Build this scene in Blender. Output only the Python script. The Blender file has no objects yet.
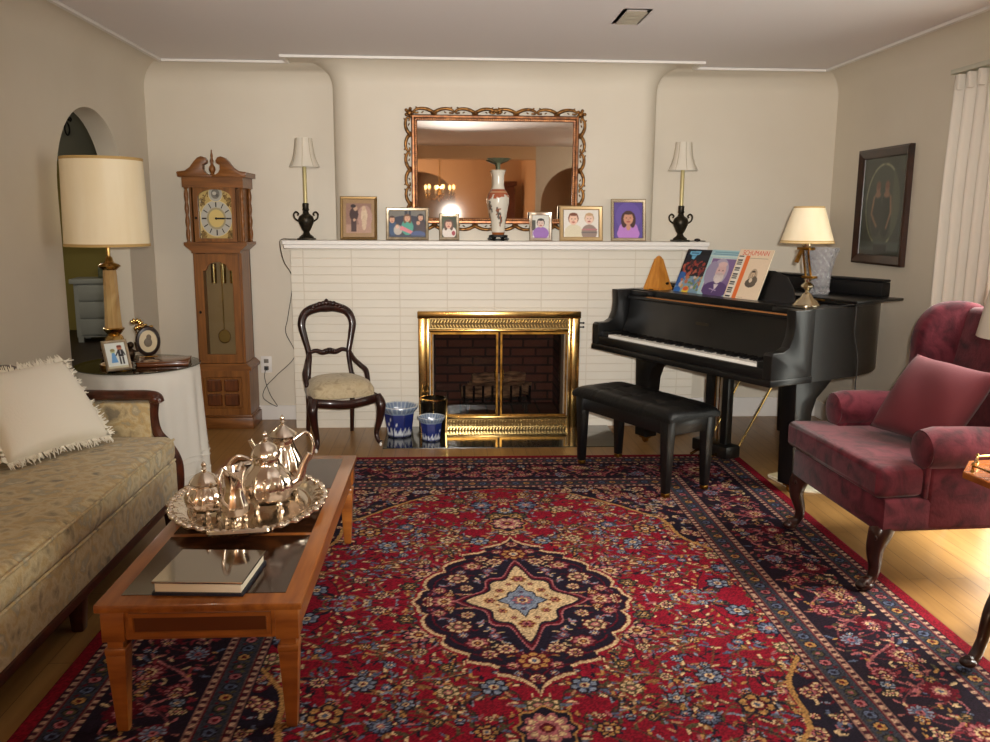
import bpy, bmesh, math, random
import numpy as np
from mathutils import Vector, Matrix, Euler
S = bpy.context.scene
COL = S.collection
PI = math.pi
R = math.radians
random.seed(7)
rng = np.random.default_rng(7)

# ------------------------------------------------------------------ camera
cd = bpy.data.cameras.new('camera'); cam = bpy.data.objects.new('camera', cd); COL.objects.link(cam)
cd.sensor_fit = 'HORIZONTAL'; cd.sensor_width = 36.0; cd.lens = 36.0 * 850.0 / 990.0
cd.clip_start = 0.02; cd.clip_end = 60
yaw, pitch, roll = R(3.243), R(10.185), R(0.35)
fw = Vector((math.sin(yaw)*math.cos(pitch), math.cos(yaw)*math.cos(pitch), -math.sin(pitch)))
rt = Vector((math.cos(yaw), -math.sin(yaw), 0)); up = rt.cross(fw)
rt2 = rt*math.cos(roll) + up*math.sin(roll); up2 = rt2.cross(fw)
m = Matrix((rt2, up2, -fw)).transposed().to_4x4(); m.translation = (0, 0, 1.5)
cam.matrix_world = m
S.camera = cam

# ------------------------------------------------------------------ light
w = bpy.data.worlds.new('World'); S.world = w; w.use_nodes = True
w.node_tree.nodes['Background'].inputs[0].default_value = (1.0, 0.97, 0.88, 1)
w.node_tree.nodes['Background'].inputs[1].default_value = 4.0
S.view_settings.view_transform = 'Standard'; S.view_settings.look = 'None'
S.view_settings.exposure = 0.0; S.view_settings.gamma = 1.0
S.view_settings.use_curve_mapping = False

def light(name, kind, loc, energy, color, aim=None, **k):
    l = bpy.data.lights.new(name, kind); l.energy = energy; l.color = color
    for a, v in k.items(): setattr(l, a, v)
    o = bpy.data.objects.new(name, l); o.location = loc; COL.objects.link(o)
    if aim is not None: o.rotation_euler = (Vector(aim)-Vector(loc)).to_track_quat('-Z', 'Y').to_euler()
    return o
# the camera's own flash, a little right of and above the lens
light('camera_flash', 'SPOT', (0.06, 0.0, 1.56), 830, (1.0, 0.97, 0.92), aim=(0.5, 6.0, 1.7), spot_size=R(71), spot_blend=1.0, shadow_soft_size=0.02)
# daylight outside the window on the right
light('window_daylight', 'AREA', (3.25, 3.3, 1.2), 88, (1.0, 0.95, 0.86), aim=(2.3, 3.1, 0.0), shape='RECTANGLE', size=1.6, size_y=1.6, spread=R(95))
# unseen fill lights added to brighten the hall, the bedroom and the dining room
light('hall_fill', 'POINT', (-2.6, 5.65, 2.3), 16, (1.0, 0.92, 0.78), shadow_soft_size=0.12)
light('bedroom_fill', 'POINT', (-4.2, 8.6, 2.2), 30, (1.0, 0.9, 0.72), shadow_soft_size=0.12)
light('dining_fill', 'POINT', (-1.6, -1.9, 1.7), 62, (1.0, 0.82, 0.64), shadow_soft_size=0.1)
# added fill without any fitting, behind and to the right of the camera
light('rear_fill', 'POINT', (2.2, 0.3, 2.25), 11, (1.0, 0.9, 0.76), shadow_soft_size=0.12)

# ------------------------------------------------------------------ helpers
def lin(c):
    c = np.asarray(c, float)/255.0
    return np.where(c <= 0.04045, c/12.92, ((c+0.055)/1.055)**2.4)
def c4(c): return tuple(lin(c)) + (1.0,)

def M(name, col, rough=0.5, metal=0.0, col2=None, scale=8.0, stretch=(1, 1, 1), lo=0.35, hi=0.65, detail=4.0,
      bump=0.0, bscale=None, coat=0.0, sheen=0.0, trans=0.0, ior=1.45, spec=0.5, emit=None, dist=0.0, ao=None):
    mt = bpy.data.materials.new(name); mt.use_nodes = True
    nt = mt.node_tree; N = nt.nodes; L = nt.links
    b = N['Principled BSDF']; I = b.inputs
    I['Base Color'].default_value = c4(col); I['Roughness'].default_value = rough; I['Metallic'].default_value = metal
    I['Coat Weight'].default_value = coat; I['Coat Roughness'].default_value = 0.08
    I['Sheen Weight'].default_value = sheen; I['Transmission Weight'].default_value = trans; I['IOR'].default_value = ior
    I['Specular IOR Level'].default_value = spec
    if emit: I['Emission Color'].default_value = c4(emit[0]); I['Emission Strength'].default_value = emit[1]
    if col2 is not None or bump:
        tc = N.new('ShaderNodeTexCoord'); mp = N.new('ShaderNodeMapping'); mp.inputs['Scale'].default_value = stretch
        L.new(tc.outputs['Object'], mp.inputs['Vector'])
        nz = N.new('ShaderNodeTexNoise'); nz.inputs['Scale'].default_value = scale; nz.inputs['Detail'].default_value = detail
        nz.inputs['Distortion'].default_value = dist
        L.new(mp.outputs[0], nz.inputs['Vector'])
        if col2 is not None:
            cr = N.new('ShaderNodeValToRGB'); cr.color_ramp.elements[0].position = lo; cr.color_ramp.elements[1].position = hi
            cr.color_ramp.elements[0].color = c4(col); cr.color_ramp.elements[1].color = c4(col2)
            L.new(nz.outputs['Fac'], cr.inputs['Fac']); L.new(cr.outputs['Color'], I['Base Color'])
        if bump:
            nb = nz
            if bscale:
                nb = N.new('ShaderNodeTexNoise'); nb.inputs['Scale'].default_value = bscale; nb.inputs['Detail'].default_value = 4
                L.new(tc.outputs['Object'], nb.inputs['Vector'])
            bp = N.new('ShaderNodeBump'); bp.inputs['Strength'].default_value = bump; bp.inputs['Distance'].default_value = 0.01
            L.new(nb.outputs['Fac'], bp.inputs['Height']); L.new(bp.outputs[0], I['Normal'])
    return mt

def ramp_fabric(name, cols, scale=6.0, rough=0.9, bump=0.25, bscale=140, dist=1.2, sheen=0.2):
    mt = M(name, cols[0], rough, col2=cols[1], scale=scale, dist=dist, bump=bump, bscale=bscale, sheen=sheen, detail=5, spec=0.2)
    cr = [n for n in mt.node_tree.nodes if n.type == 'VALTORGB'][0].color_ramp
    n = len(cols); cr.elements[0].position = 0.3; cr.elements[1].position = 0.7
    for i in range(1, n-1): cr.elements.new(0.3+0.4*i/(n-1))
    for i, c in enumerate(cols): cr.elements[i].color = c4(c)
    return mt

def paintmat(name, rough=0.4, coat=0.0, bump=0.0, spec=0.5):
    mt = bpy.data.materials.new(name); mt.use_nodes = True
    nt = mt.node_tree; b = nt.nodes['Principled BSDF']
    a = nt.nodes.new('ShaderNodeVertexColor'); a.layer_name = 'Col'
    nt.links.new(a.outputs['Color'], b.inputs['Base Color'])
    b.inputs['Roughness'].default_value = rough; b.inputs['Coat Weight'].default_value = coat; b.inputs['Specular IOR Level'].default_value = spec
    if bump:
        tc = nt.nodes.new('ShaderNodeTexCoord'); nz = nt.nodes.new('ShaderNodeTexNoise'); nz.inputs['Scale'].default_value = 320
        bp = nt.nodes.new('ShaderNodeBump'); bp.inputs['Strength'].default_value = bump; bp.inputs['Distance'].default_value = 0.004
        nt.links.new(tc.outputs['Object'], nz.inputs['Vector']); nt.links.new(nz.outputs['Fac'], bp.inputs['Height']); nt.links.new(bp.outputs[0], b.inputs['Normal'])
    return mt

KIDS = {}
def lastc(p): return KIDS[p.name][-1]
def firstc(p): return KIDS[p.name][0]
class MB:
    def __init__(s): s.bm = bmesh.new()
    def _add(s, t, mat=None):
        if mat is not None: t.transform(mat)
        me = bpy.data.meshes.new('t'); t.to_mesh(me); t.free(); s.bm.from_mesh(me); bpy.data.meshes.remove(me); return s
    def box(s, c, d, rot=None, bev=0.0, seg=2, taper=None):
        t = bmesh.new(); bmesh.ops.create_cube(t, size=1.0)
        for v in t.verts:
            v.co = Vector((v.co.x*d[0], v.co.y*d[1], v.co.z*d[2]))
            if taper and v.co.z < 0: v.co.x *= taper; v.co.y *= taper
        if bev: bmesh.ops.bevel(t, geom=t.edges[:], offset=bev, segments=seg, profile=0.5, affect='EDGES', clamp_overlap=True)
        mat = Matrix.Translation(c)
        if rot: mat = mat @ Euler(rot).to_matrix().to_4x4()
        return s._add(t, mat)
    def b2(s, x0, x1, y0, y1, z0, z1, bev=0.0, seg=2):
        return s.box(((x0+x1)/2, (y0+y1)/2, (z0+z1)/2), (abs(x1-x0), abs(y1-y0), abs(z1-z0)), bev=bev, seg=seg)
    def lathe(s, prof, seg=24, at=(0, 0, 0), flute=None, sx=1.0, sy=1.0, mat=None, cap=True):
        t = bmesh.new(); rings = []
        for r, z in prof:
            ring = []
            for i in range(seg):
                a = 2*PI*i/seg; rr = r
                if flute and flute[2] <= z <= flute[3]: rr = r*(1+flute[1]*math.cos(flute[0]*a))
                ring.append(t.verts.new((rr*math.cos(a)*sx, rr*math.sin(a)*sy, z)))
            rings.append(ring)
        for k in range(len(rings)-1):
            for i in range(seg):
                j = (i+1) % seg; t.faces.new((rings[k][i], rings[k][j], rings[k+1][j], rings[k+1][i]))
        if cap:
            if prof[0][0] > 1e-6: t.faces.new(rings[0][::-1])
            if prof[-1][0] > 1e-6: t.faces.new(rings[-1])
        bmesh.ops.remove_doubles(t, verts=t.verts[:], dist=1e-6)
        mt = Matrix.Translation(at)
        if mat is not None: mt = mt @ mat
        return s._add(t, mt)
    def tube(s, pts, r, seg=8, closed=False, fy=1.0):
        pts = [Vector(p) for p in pts]; n = len(pts)
        rad = r if isinstance(r, (list, tuple)) else [r]*n
        t = bmesh.new(); rings = []; nrm = None
        for i in range(n):
            if closed: d = pts[(i+1) % n]-pts[i-1]
            else: d = pts[min(i+1, n-1)]-pts[max(i-1, 0)]
            if d.length < 1e-9: d = Vector((0, 0, 1))
            d.normalize()
            if nrm is None:
                nrm = Vector((0, 0, 1)) if abs(d.z) < 0.9 else Vector((1, 0, 0))
            nrm = nrm - d*nrm.dot(d)
            if nrm.length < 1e-6: nrm = d.orthogonal()
            nrm.normalize(); bn = d.cross(nrm)
            rings.append([t.verts.new(pts[i] + (nrm*math.cos(2*PI*k/seg) + bn*math.sin(2*PI*k/seg)*fy)*rad[i]) for k in range(seg)])
        for i in range(n if closed else n-1):
            A = rings[i]; B = rings[(i+1) % n]
            for k in range(seg): t.faces.new((A[k], A[(k+1) % seg], B[(k+1) % seg], B[k]))
        if not closed: t.faces.new(rings[0][::-1]); t.faces.new(rings[-1])
        return s._add(t)
    def prism(s, pts, a, b, axis='z', bev=0.0, seg=2, mat=None):
        t = bmesh.new()
        def P(p, h): return {'z': (p[0], p[1], h), 'y': (p[0], h, p[1]), 'x': (h, p[0], p[1])}[axis]
        A = [t.verts.new(P(p, a)) for p in pts]; B = [t.verts.new(P(p, b)) for p in pts]; n = len(pts)
        fs = [t.faces.new(A[::-1]), t.faces.new(B)]
        for i in range(n): t.faces.new((A[i], A[(i+1) % n], B[(i+1) % n], B[i]))
        bmesh.ops.recalc_face_normals(t, faces=t.faces[:])
        if bev:
            ed = [e for e in t.edges if any(f in fs for f in e.link_faces)]
            bmesh.ops.bevel(t, geom=ed, offset=bev, segments=seg, profile=0.5, affect='EDGES', clamp_overlap=True)
        return s._add(t, mat)
    def sphere(s, c, r, sc=(1, 1, 1), seg=16, rot=None):
        t = bmesh.new(); bmesh.ops.create_uvsphere(t, u_segments=seg, v_segments=max(6, seg//2), radius=r)
        mt = Matrix.Translation(c)
        if rot: mt = mt @ Euler(rot).to_matrix().to_4x4()
        return s._add(t, mt @ Matrix.Diagonal((*sc, 1)))
    def faces(s, polys):
        t = bmesh.new()
        for p in polys: t.faces.new([t.verts.new(q) for q in p])
        bmesh.ops.remove_doubles(t, verts=t.verts[:], dist=1e-5)
        return s._add(t)
    def frame(s, w, h, prof):      # rectangular frame in XZ about the origin; prof = closed list of (inset from outer edge, y)
        t = bmesh.new(); rings = []
        for sx, sz in ((-1, -1), (1, -1), (1, 1), (-1, 1)):
            rings.append([t.verts.new((sx*(w/2-i), y, sz*(h/2-i))) for i, y in prof])
        n = len(prof)
        for k in range(4):
            A = rings[k]; B = rings[(k+1) % 4]
            for i in range(n): t.faces.new((A[i], A[(i+1) % n], B[(i+1) % n], B[i]))
        bmesh.ops.recalc_face_normals(t, faces=t.faces[:])
        return s._add(t)
    def build(s, name, mat, parent=None, smooth=35, sub=0, loc=None, rot=None, label=None):
        bmesh.ops.recalc_face_normals(s.bm, faces=s.bm.faces[:])
        me = bpy.data.meshes.new(name); s.bm.to_mesh(me); s.bm.free()
        o = bpy.data.objects.new(name, me); COL.objects.link(o)
        me.materials.append(mat)
        if smooth:
            me.shade_smooth() if hasattr(me, 'shade_smooth') else None
            if smooth < 180: me.set_sharp_from_angle(angle=R(smooth))
        if sub:
            md = o.modifiers.new('sub', 'SUBSURF'); md.levels = sub; md.render_levels = sub
        if parent: o.parent = parent; KIDS.setdefault(parent.name, []).append(o)
        if loc: o.location = loc
        if rot: o.rotation_euler = rot
        if label: o['label'] = label
        return o

def thing(name, label, cat, loc=(0, 0, 0), rz=0.0, group=None):
    o = bpy.data.objects.new(name, None); COL.objects.link(o); o.empty_display_size = 0.1
    o.location = loc; o.rotation_euler = (0, 0, rz); o['label'] = label; o['category'] = cat
    if group: o['group'] = group
    return o
def tag(o, label, cat, group=None):
    o['label'] = label; o['category'] = cat
    if group: o['group'] = group
    return o
def struct(o): o['kind'] = 'structure'; return o
def dup(root, loc, rz, label, group=None):
    r = root.copy(); COL.objects.link(r); r.location = loc; r.rotation_euler = (0, 0, rz); r['label'] = label
    if group: r['group'] = group
    for ch in list(root.children):
        c = ch.copy(); COL.objects.link(c); c.parent = r
        for g in list(ch.children):
            d = g.copy(); COL.objects.link(d); d.parent = c
    return r
def smooth_path(P, n=8, closed=False):     # catmull-rom
    P = [Vector(p) for p in P]; out = []; k = len(P)
    for i in range(k if closed else k-1):
        p0 = P[i-1] if (closed or i > 0) else P[0]; p1 = P[i]; p2 = P[(i+1) % k]
        p3 = P[(i+2) % k] if (closed or i+2 < k) else P[-1]
        for j in range(n):
            t = j/n
            out.append(0.5*((2*p1)+(p2-p0)*t+(2*p0-5*p1+4*p2-p3)*t*t+(3*p1-p0-3*p2+p3)*t**3))
    if not closed: out.append(P[-1])
    return out
def lerp_list(v, n):
    v = list(v); return [float(np.interp(i/(n-1), np.linspace(0, 1, len(v)), v)) for i in range(n)]

# ---- painted panels: a grid mesh whose colour attribute is computed here
class Can:
    def __init__(s, w, h, px, py, bg):
        s.w, s.h, s.px, s.py = w, h, px, py
        s.a = np.tile(np.array(bg, float), (py+1, px+1, 1))
        xs = np.linspace(0, w, px+1); ys = np.linspace(0, h, py+1); s.X, s.Y = np.meshgrid(xs, ys)
    def put(s, m, c): s.a[m] = c
    def ell(s, x, y, rx, ry, c, ang=0.0):
        dx, dy = s.X-x, s.Y-y; ca, sa = math.cos(ang), math.sin(ang)
        s.put(((dx*ca+dy*sa)/rx)**2+((-dx*sa+dy*ca)/ry)**2 <= 1, c); return s
    def rect(s, x0, y0, x1, y1, c): s.put((s.X >= x0) & (s.X <= x1) & (s.Y >= y0) & (s.Y <= y1), c); return s
    def poly(s, P, c):
        m = np.zeros(s.X.shape, bool); n = len(P)
        for i in range(n):
            (x1, y1), (x2, y2) = P[i], P[(i+1) % n]
            if y1 == y2: continue
            cond = ((s.Y >= y1) != (s.Y >= y2)) & (s.X < (x2-x1)*(s.Y-y1)/(y2-y1)+x1)
            m ^= cond
        s.put(m, c); return s
    def line(s, P, wd, c):
        for (x1, y1), (x2, y2) in zip(P, P[1:]):
            dx, dy = x2-x1, y2-y1; L2 = dx*dx+dy*dy+1e-12
            x0b, x1b = min(x1, x2)-wd, max(x1, x2)+wd
            i0 = max(0, int(x0b/s.w*s.px)-1); i1 = min(s.px+1, int(x1b/s.w*s.px)+3)
            j0 = max(0, int((min(y1, y2)-wd)/s.h*s.py)-1); j1 = min(s.py+1, int((max(y1, y2)+wd)/s.h*s.py)+3)
            if i1 <= i0 or j1 <= j0: continue
            X = s.X[j0:j1, i0:i1]; Y = s.Y[j0:j1, i0:i1]
            t = np.clip(((X-x1)*dx+(Y-y1)*dy)/L2, 0, 1)
            s.a[j0:j1, i0:i1][(X-x1-t*dx)**2+(Y-y1-t*dy)**2 <= (wd/2)**2] = c
        return s
    def blur(s, n=1):
        for _ in range(n):
            p = np.pad(s.a, ((1, 1), (1, 1), (0, 0)), mode='edge')
            s.a = (p[:-2, 1:-1]+p[2:, 1:-1]+p[1:-1, :-2]+p[1:-1, 2:]+p[1:-1, 1:-1]*2)/6
        return s
    def grain(s, amt): s.a = np.clip(s.a*(1+amt*(rng.random(s.a.shape[:2])[..., None]-0.5)), 0, 255); return s
    def mesh(s, name, mat, parent=None, loc=None, rot=None, flat=False, label=None):   # upright (XZ, faces -Y) or flat (XY)
        px, py = s.px, s.py; n = (px+1)*(py+1)
        co = np.zeros((n, 3), np.float32); co[:, 0] = (s.X-s.w/2).ravel()
        if flat: co[:, 1] = (s.Y-s.h/2).ravel()
        else: co[:, 2] = (s.Y-s.h/2).ravel()
        idx = np.arange(n).reshape(py+1, px+1)
        q = np.stack([idx[:-1, :-1], idx[:-1, 1:], idx[1:, 1:], idx[1:, :-1]], -1).reshape(-1, 4)
        me = bpy.data.meshes.new(name); me.vertices.add(n); me.vertices.foreach_set('co', co.ravel())
        k = len(q); me.loops.add(k*4); me.loops.foreach_set('vertex_index', q.ravel().astype(np.int32))
        me.polygons.add(k); me.polygons.foreach_set('loop_start', np.arange(0, k*4, 4, dtype=np.int32))
        me.update(calc_edges=True)
        ca = me.color_attributes.new('Col', 'FLOAT_COLOR', 'POINT')
        d = np.ones((n, 4), np.float32); d[:, :3] = lin(s.a.reshape(-1, 3)); ca.data.foreach_set('color', d.ravel())
        me.validate(); me.materials.append(mat)
        o = bpy.data.objects.new(name, me); COL.objects.link(o)
        if parent: o.parent = parent; KIDS.setdefault(parent.name, []).append(o)
        if loc: o.location = loc
        if rot: o.rotation_euler = rot
        if label: o['label'] = label
        return o

def text(name, s, size, mat, parent, loc, rot, ext=0.001, align='CENTER', sx=1.0):
    cu = bpy.data.curves.new('txt', 'FONT'); cu.body = s; cu.size = size; cu.align_x = align; cu.align_y = 'CENTER'; cu.extrude = ext
    t = bpy.data.objects.new('txt', cu); COL.objects.link(t)
    dg = bpy.context.evaluated_depsgraph_get(); me = bpy.data.meshes.new_from_object(t.evaluated_get(dg))
    bpy.data.objects.remove(t); me.materials.clear(); me.materials.append(mat)
    o = bpy.data.objects.new(name, me); COL.objects.link(o); o.parent = parent; o.location = loc; o.rotation_euler = rot; o.scale = (sx, 1, 1)
    return o

# ------------------------------------------------------------------ materials
WALL = M('plaster_cream', (214, 204, 186), 0.5, col2=(219, 210, 193), scale=1.3, bump=0.12, bscale=9)
CEIL = M('plaster_ceiling', (234, 228, 226), 0.7, bump=0.1, bscale=6)
HALLW = M('hall_grey_paint', (112, 112, 100), 0.7)
KHAKI = M('khaki_paint', (150, 135, 70), 0.7)
TRIMW = M('trim_white', (232, 228, 222), 0.4)
OAK = M('oak_clock', (146, 92, 40), 0.38, col2=(102, 60, 22), scale=5, stretch=(9, 9, 0.7), lo=0.3, hi=0.75, coat=0.2)
OAKH = M('oak_clock_rail', (142, 88, 38), 0.38, col2=(98, 57, 21), scale=5, stretch=(0.8, 9, 9), lo=0.3, hi=0.75, coat=0.2)
MAHOG = M('dark_mahogany', (52, 22, 16), 0.28, col2=(30, 12, 9), scale=6, stretch=(5, 5, 1), coat=0.3)
WALNUT = M('sofa_walnut', (82, 38, 20), 0.3, col2=(54, 24, 12), scale=6, stretch=(4, 2, 4), coat=0.3)
FRUIT = M('fruitwood', (164, 98, 40), 0.28, col2=(122, 66, 24), scale=4, stretch=(7, 0.8, 7), coat=0.4, lo=0.3, hi=0.7)
FRUITX = M('fruitwood_apron', (170, 102, 42), 0.28, col2=(126, 68, 25), scale=4, stretch=(0.9, 7, 7), coat=0.4, lo=0.3, hi=0.7)
BURL = M('burl_inlay', (62, 34, 18), 0.16, col2=(40, 21, 11), scale=9, dist=2.0, coat=0.25, spec=0.35)
LACQ = M('black_lacquer', (10, 10, 10), 0.36, coat=0.35, spec=0.45)
LACQ.node_tree.nodes['Principled BSDF'].inputs['Coat Roughness'].default_value = 0.22
LACQM = M('black_satin', (13, 13, 14), 0.4)
LEATHER = M('black_leather', (11, 11, 11), 0.4, spec=0.35, bump=0.2, bscale=60)
BRASS = M('brass', (204, 170, 106), 0.19, 1.0, col2=(184, 150, 90), scale=12)
BRASSD = M('brass_aged', (176, 128, 56), 0.3, 1.0, col2=(120, 84, 36), scale=25)
GILT = M('gilt', (158, 112, 60), 0.4, 0.85, col2=(84, 54, 30), scale=40)
SILVER = M('silver', (232, 219, 202), 0.13, 1.0)
PEWTER = M('pewter_frame', (176, 160, 136), 0.32, 0.7, col2=(150, 136, 112), scale=30)
IRON = M('black_iron', (16, 15, 15), 0.45, 0.4)
BRONZE = M('bronze_urn', (30, 27, 22), 0.4, 0.6, col2=(58, 50, 36), scale=40)
SHADEC = M('cream_lampshade', (246, 232, 200), 0.85, col2=(238, 221, 184), scale=3, stretch=(3, 3, 0.5))
SHADEW = M('white_lampshade', (218, 210, 194), 0.85)
ONYX = M('onyx', (190, 160, 106), 0.25, col2=(150, 112, 62), scale=9, stretch=(1, 1, .4), dist=1.0, coat=0.4)
LINEN = M('white_linen', (226, 222, 212), 0.85, bump=0.1, bscale=200, sheen=0.1)
IVORY = M('ivory_damask', (248, 243, 228), 0.75, bump=0.1, bscale=120, sheen=0.2)
PAPER = M('paper', (235, 225, 200), 0.7)
CORD = M('cord', (24, 20, 18), 0.5)
PAINTG = paintmat('printed_gloss', 0.35, 0.0)
PAINTM = paintmat('printed_matte', 0.6)
CERAM = paintmat('painted_ceramic', 0.22, 0.4)
def glassmat(name, tint, gloss=0.12, rough=0.02):
    mt = bpy.data.materials.new(name); mt.use_nodes = True; nt = mt.node_tree; N = nt.nodes; N.remove(N['Principled BSDF'])
    tr = N.new('ShaderNodeBsdfTransparent'); tr.inputs[0].default_value = (*tint, 1)
    gl = N.new('ShaderNodeBsdfGlossy'); gl.inputs['Roughness'].default_value = rough
    fr = N.new('ShaderNodeFresnel'); fr.inputs[0].default_value = 1.3 + gloss
    mx = N.new('ShaderNodeMixShader'); ge = N.new('ShaderNodeNewGeometry'); su = N.new('ShaderNodeMath'); su.operation = 'SUBTRACT'; su.inputs[0].default_value = 1.0; nt.links.new(ge.outputs['Backfacing'], su.inputs[1])
    mu = N.new('ShaderNodeMath'); mu.operation = 'MULTIPLY'; nt.links.new(fr.outputs[0], mu.inputs[0]); nt.links.new(su.outputs[0], mu.inputs[1])
    nt.links.new(mu.outputs[0], mx.inputs[0]); nt.links.new(tr.outputs[0], mx.inputs[1]); nt.links.new(gl.outputs[0], mx.inputs[2])
    nt.links.new(mx.outputs[0], N['Material Output'].inputs['Surface']); return mt
GLASS = glassmat('pane_glass', (0.95, 0.97, 0.96))
DARKGLASS = glassmat('smoked_glass', (0.8, 0.76, 0.72), 0.1)
CRYSTAL = M('cut_crystal', (236, 236, 240), 0.04, trans=0.8, ior=1.5, coat=0.8)
MIRROR = M('mirror_silvering', (225, 215, 205), 0.02, 1.0)
DAMASK = ramp_fabric('burgundy_damask', [(46, 10, 18), (72, 20, 30), (88, 30, 40), (92, 33, 43)], scale=10, dist=1.2, bump=0.12, bscale=90, sheen=0.12)
VELVET = M('burgundy_plain', (88, 24, 34), 0.85, sheen=0.08, bump=0.06, bscale=160)
TAPES = ramp_fabric('tapestry_floral', [(136, 126, 104), (180, 162, 124), (202, 186, 146), (190, 164, 116), (168, 158, 132), (206, 192, 156)], scale=13, dist=0.35)
VSEAT = ramp_fabric('chair_seat_fabric', [(150, 132, 104), (190, 174, 142), (172, 154, 122)], scale=14)
# ------------------------------------------------------------------ room shell
LX, RX, YB, YC, Y0 = -2.11, 2.86, 6.32, 6.10, -0.75
ZC = 2.55
def brickmat(name, c1, c2, mortar, bw, rh, ms, rough, bump, rotx=False, rz=0.0, coat=0.0, grain=None, offset=0.5):
    mt = bpy.data.materials.new(name); mt.use_nodes = True; nt = mt.node_tree; N = nt.nodes; L = nt.links; b = N['Principled BSDF']
    tc = N.new('ShaderNodeTexCoord'); mp = N.new('ShaderNodeMapping')
    if rotx: mp.inputs['Rotation'].default_value = (R(-90), 0, 0)
    else: mp.inputs['Rotation'].default_value = (0, 0, rz)
    L.new(tc.outputs['Object'], mp.inputs[0])
    br = N.new('ShaderNodeTexBrick'); L.new(mp.outputs[0], br.inputs['Vector'])
    br.inputs['Color1'].default_value = c4(c1); br.inputs['Color2'].default_value = c4(c2); br.inputs['Mortar'].default_value = c4(mortar)
    br.inputs['Scale'].default_value = 1.0; br.inputs['Brick Width'].default_value = bw; br.inputs['Row Height'].default_value = rh
    br.inputs['Mortar Size'].default_value = ms; br.inputs['Mortar Smooth'].default_value = 0.3; br.offset = offset
    col = br.outputs['Color']
    if grain:
        m2 = N.new('ShaderNodeMapping'); m2.inputs['Scale'].default_value = grain; L.new(tc.outputs['Object'], m2.inputs[0])
        nz = N.new('ShaderNodeTexNoise'); nz.inputs['Scale'].default_value = 3; nz.inputs['Detail'].default_value = 6; L.new(m2.outputs[0], nz.inputs['Vector'])
        mx = N.new('ShaderNodeMix'); mx.data_type = 'RGBA'; mx.blend_type = 'MULTIPLY'; mx.inputs['Factor'].default_value = 0.45
        L.new(col, mx.inputs[6]); L.new(nz.outputs['Color'], mx.inputs[7])
        cr = N.new('ShaderNodeValToRGB'); cr.color_ramp.elements[0].position = 0.3; cr.color_ramp.elements[1].position = 0.65
        cr.color_ramp.elements[0].color = (0.55, 0.5, 0.45, 1); L.new(nz.outputs['Fac'], cr.inputs[0]); L.new(cr.outputs[0], mx.inputs[7])
        col = mx.outputs[2]
    L.new(col, b.inputs['Base Color']); b.inputs['Roughness'].default_value = rough; b.inputs['Coat Weight'].default_value = coat
    if bump:
        nz2 = N.new('ShaderNodeTexNoise'); nz2.inputs['Scale'].default_value = 25; nz2.inputs['Detail'].default_value = 5; L.new(tc.outputs['Object'], nz2.inputs['Vector'])
        mth = N.new('ShaderNodeMath'); mth.operation = 'MULTIPLY_ADD'; mth.inputs[1].default_value = 0.35
        inv = N.new('ShaderNodeMath'); inv.operation = 'SUBTRACT'; inv.inputs[0].default_value = 1.0; L.new(br.outputs['Fac'], inv.inputs[1])
        L.new(nz2.outputs['Fac'], mth.inputs[0]); L.new(inv.outputs[0], mth.inputs[2])
        bp = N.new('ShaderNodeBump'); bp.inputs['Strength'].default_value = bump; bp.inputs['Distance'].default_value = 0.008
        L.new(mth.outputs[0], bp.inputs['Height']); L.new(bp.outputs[0], b.inputs['Normal'])
    return mt
FLOORM = brickmat('oak_floor', (158, 118, 68), (146, 107, 60), (98, 66, 34), 1.1, 0.085, 0.0018, 0.33, 0.0, rz=R(90), grain=(14, 1.2, 1))
WBRICK = brickmat('painted_brick', (226, 219, 204), (224, 216, 200), (214, 204, 186), 0.335, 0.058, 0.0035, 0.5, 0.5, rotx=True, offset=0.0)
FBRICK = brickmat('fire_brick', (96, 60, 50), (76, 48, 44), (44, 34, 32), 0.2, 0.07, 0.01, 0.9, 0.4, rotx=True)
SLATE = M('hearth_slate', (52, 52, 42), 0.1, col2=(40, 42, 36), scale=5, coat=0.5)

struct(MB().b2(-6.0, 3.2, -5.0, 11.6, -0.1, 0.0).build('floor', FLOORM, smooth=0))
struct(MB().b2(-6.0, 3.2, -5.0, 11.6, ZC, ZC+0.1).build('ceiling', CEIL, smooth=0))

# plan of the living-room walls, left-rear -> back -> right-rear, offset inwards for the cove
def arc(cx, cy, r, a0, a1, n=6): return [(cx+r*math.cos(R(a0+(a1-a0)*i/n)), cy+r*math.sin(R(a0+(a1-a0)*i/n))) for i in range(n+1)]
plan = [(LX, Y0), (LX, YB), (-0.79, YB)] + arc(-0.66, YC+0.13, 0.13, 180, 270, 10) + arc(1.36, YC+0.13, 0.13, 270, 360, 10) + [(1.49, YB), (RX, YB), (RX, Y0)]
def offset(P, d):
    out = []; n = len(P)
    for i in range(n):
        dirs = []
        if i > 0: dirs.append(Vector(P[i])-Vector(P[i-1]))
        if i < n-1: dirs.append(Vector(P[i+1])-Vector(P[i]))
        ns = [Vector((q.y, -q.x)).normalized() for q in dirs]
        mv = sum(ns, Vector((0, 0))); mv.normalize(); k = d/max(0.3, mv.dot(ns[0]))
        out.append((P[i][0]+mv.x*k, P[i][1]+mv.y*k))
    return out
cove = [(0, 2.20)] + [(0.17*(1-math.cos(R(a))), 2.38+0.17*math.sin(R(a))) for a in range(0, 91, 10)]
rows = [(offset(plan, d) if d else plan, z) for d, z in cove]
nP = len(plan)
def sweep(i0, i1, extra=None):
    mb = MB(); P = []
    rr = rows if extra is None else [(plan, extra)] + rows
    for (A, za), (B, zb) in zip(rr, rr[1:]):
        for i in range(i0, i1): P.append([(*A[i], za), (*A[i+1], za), (*B[i+1], zb), (*B[i], zb)])
    return mb.faces(P)
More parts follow.
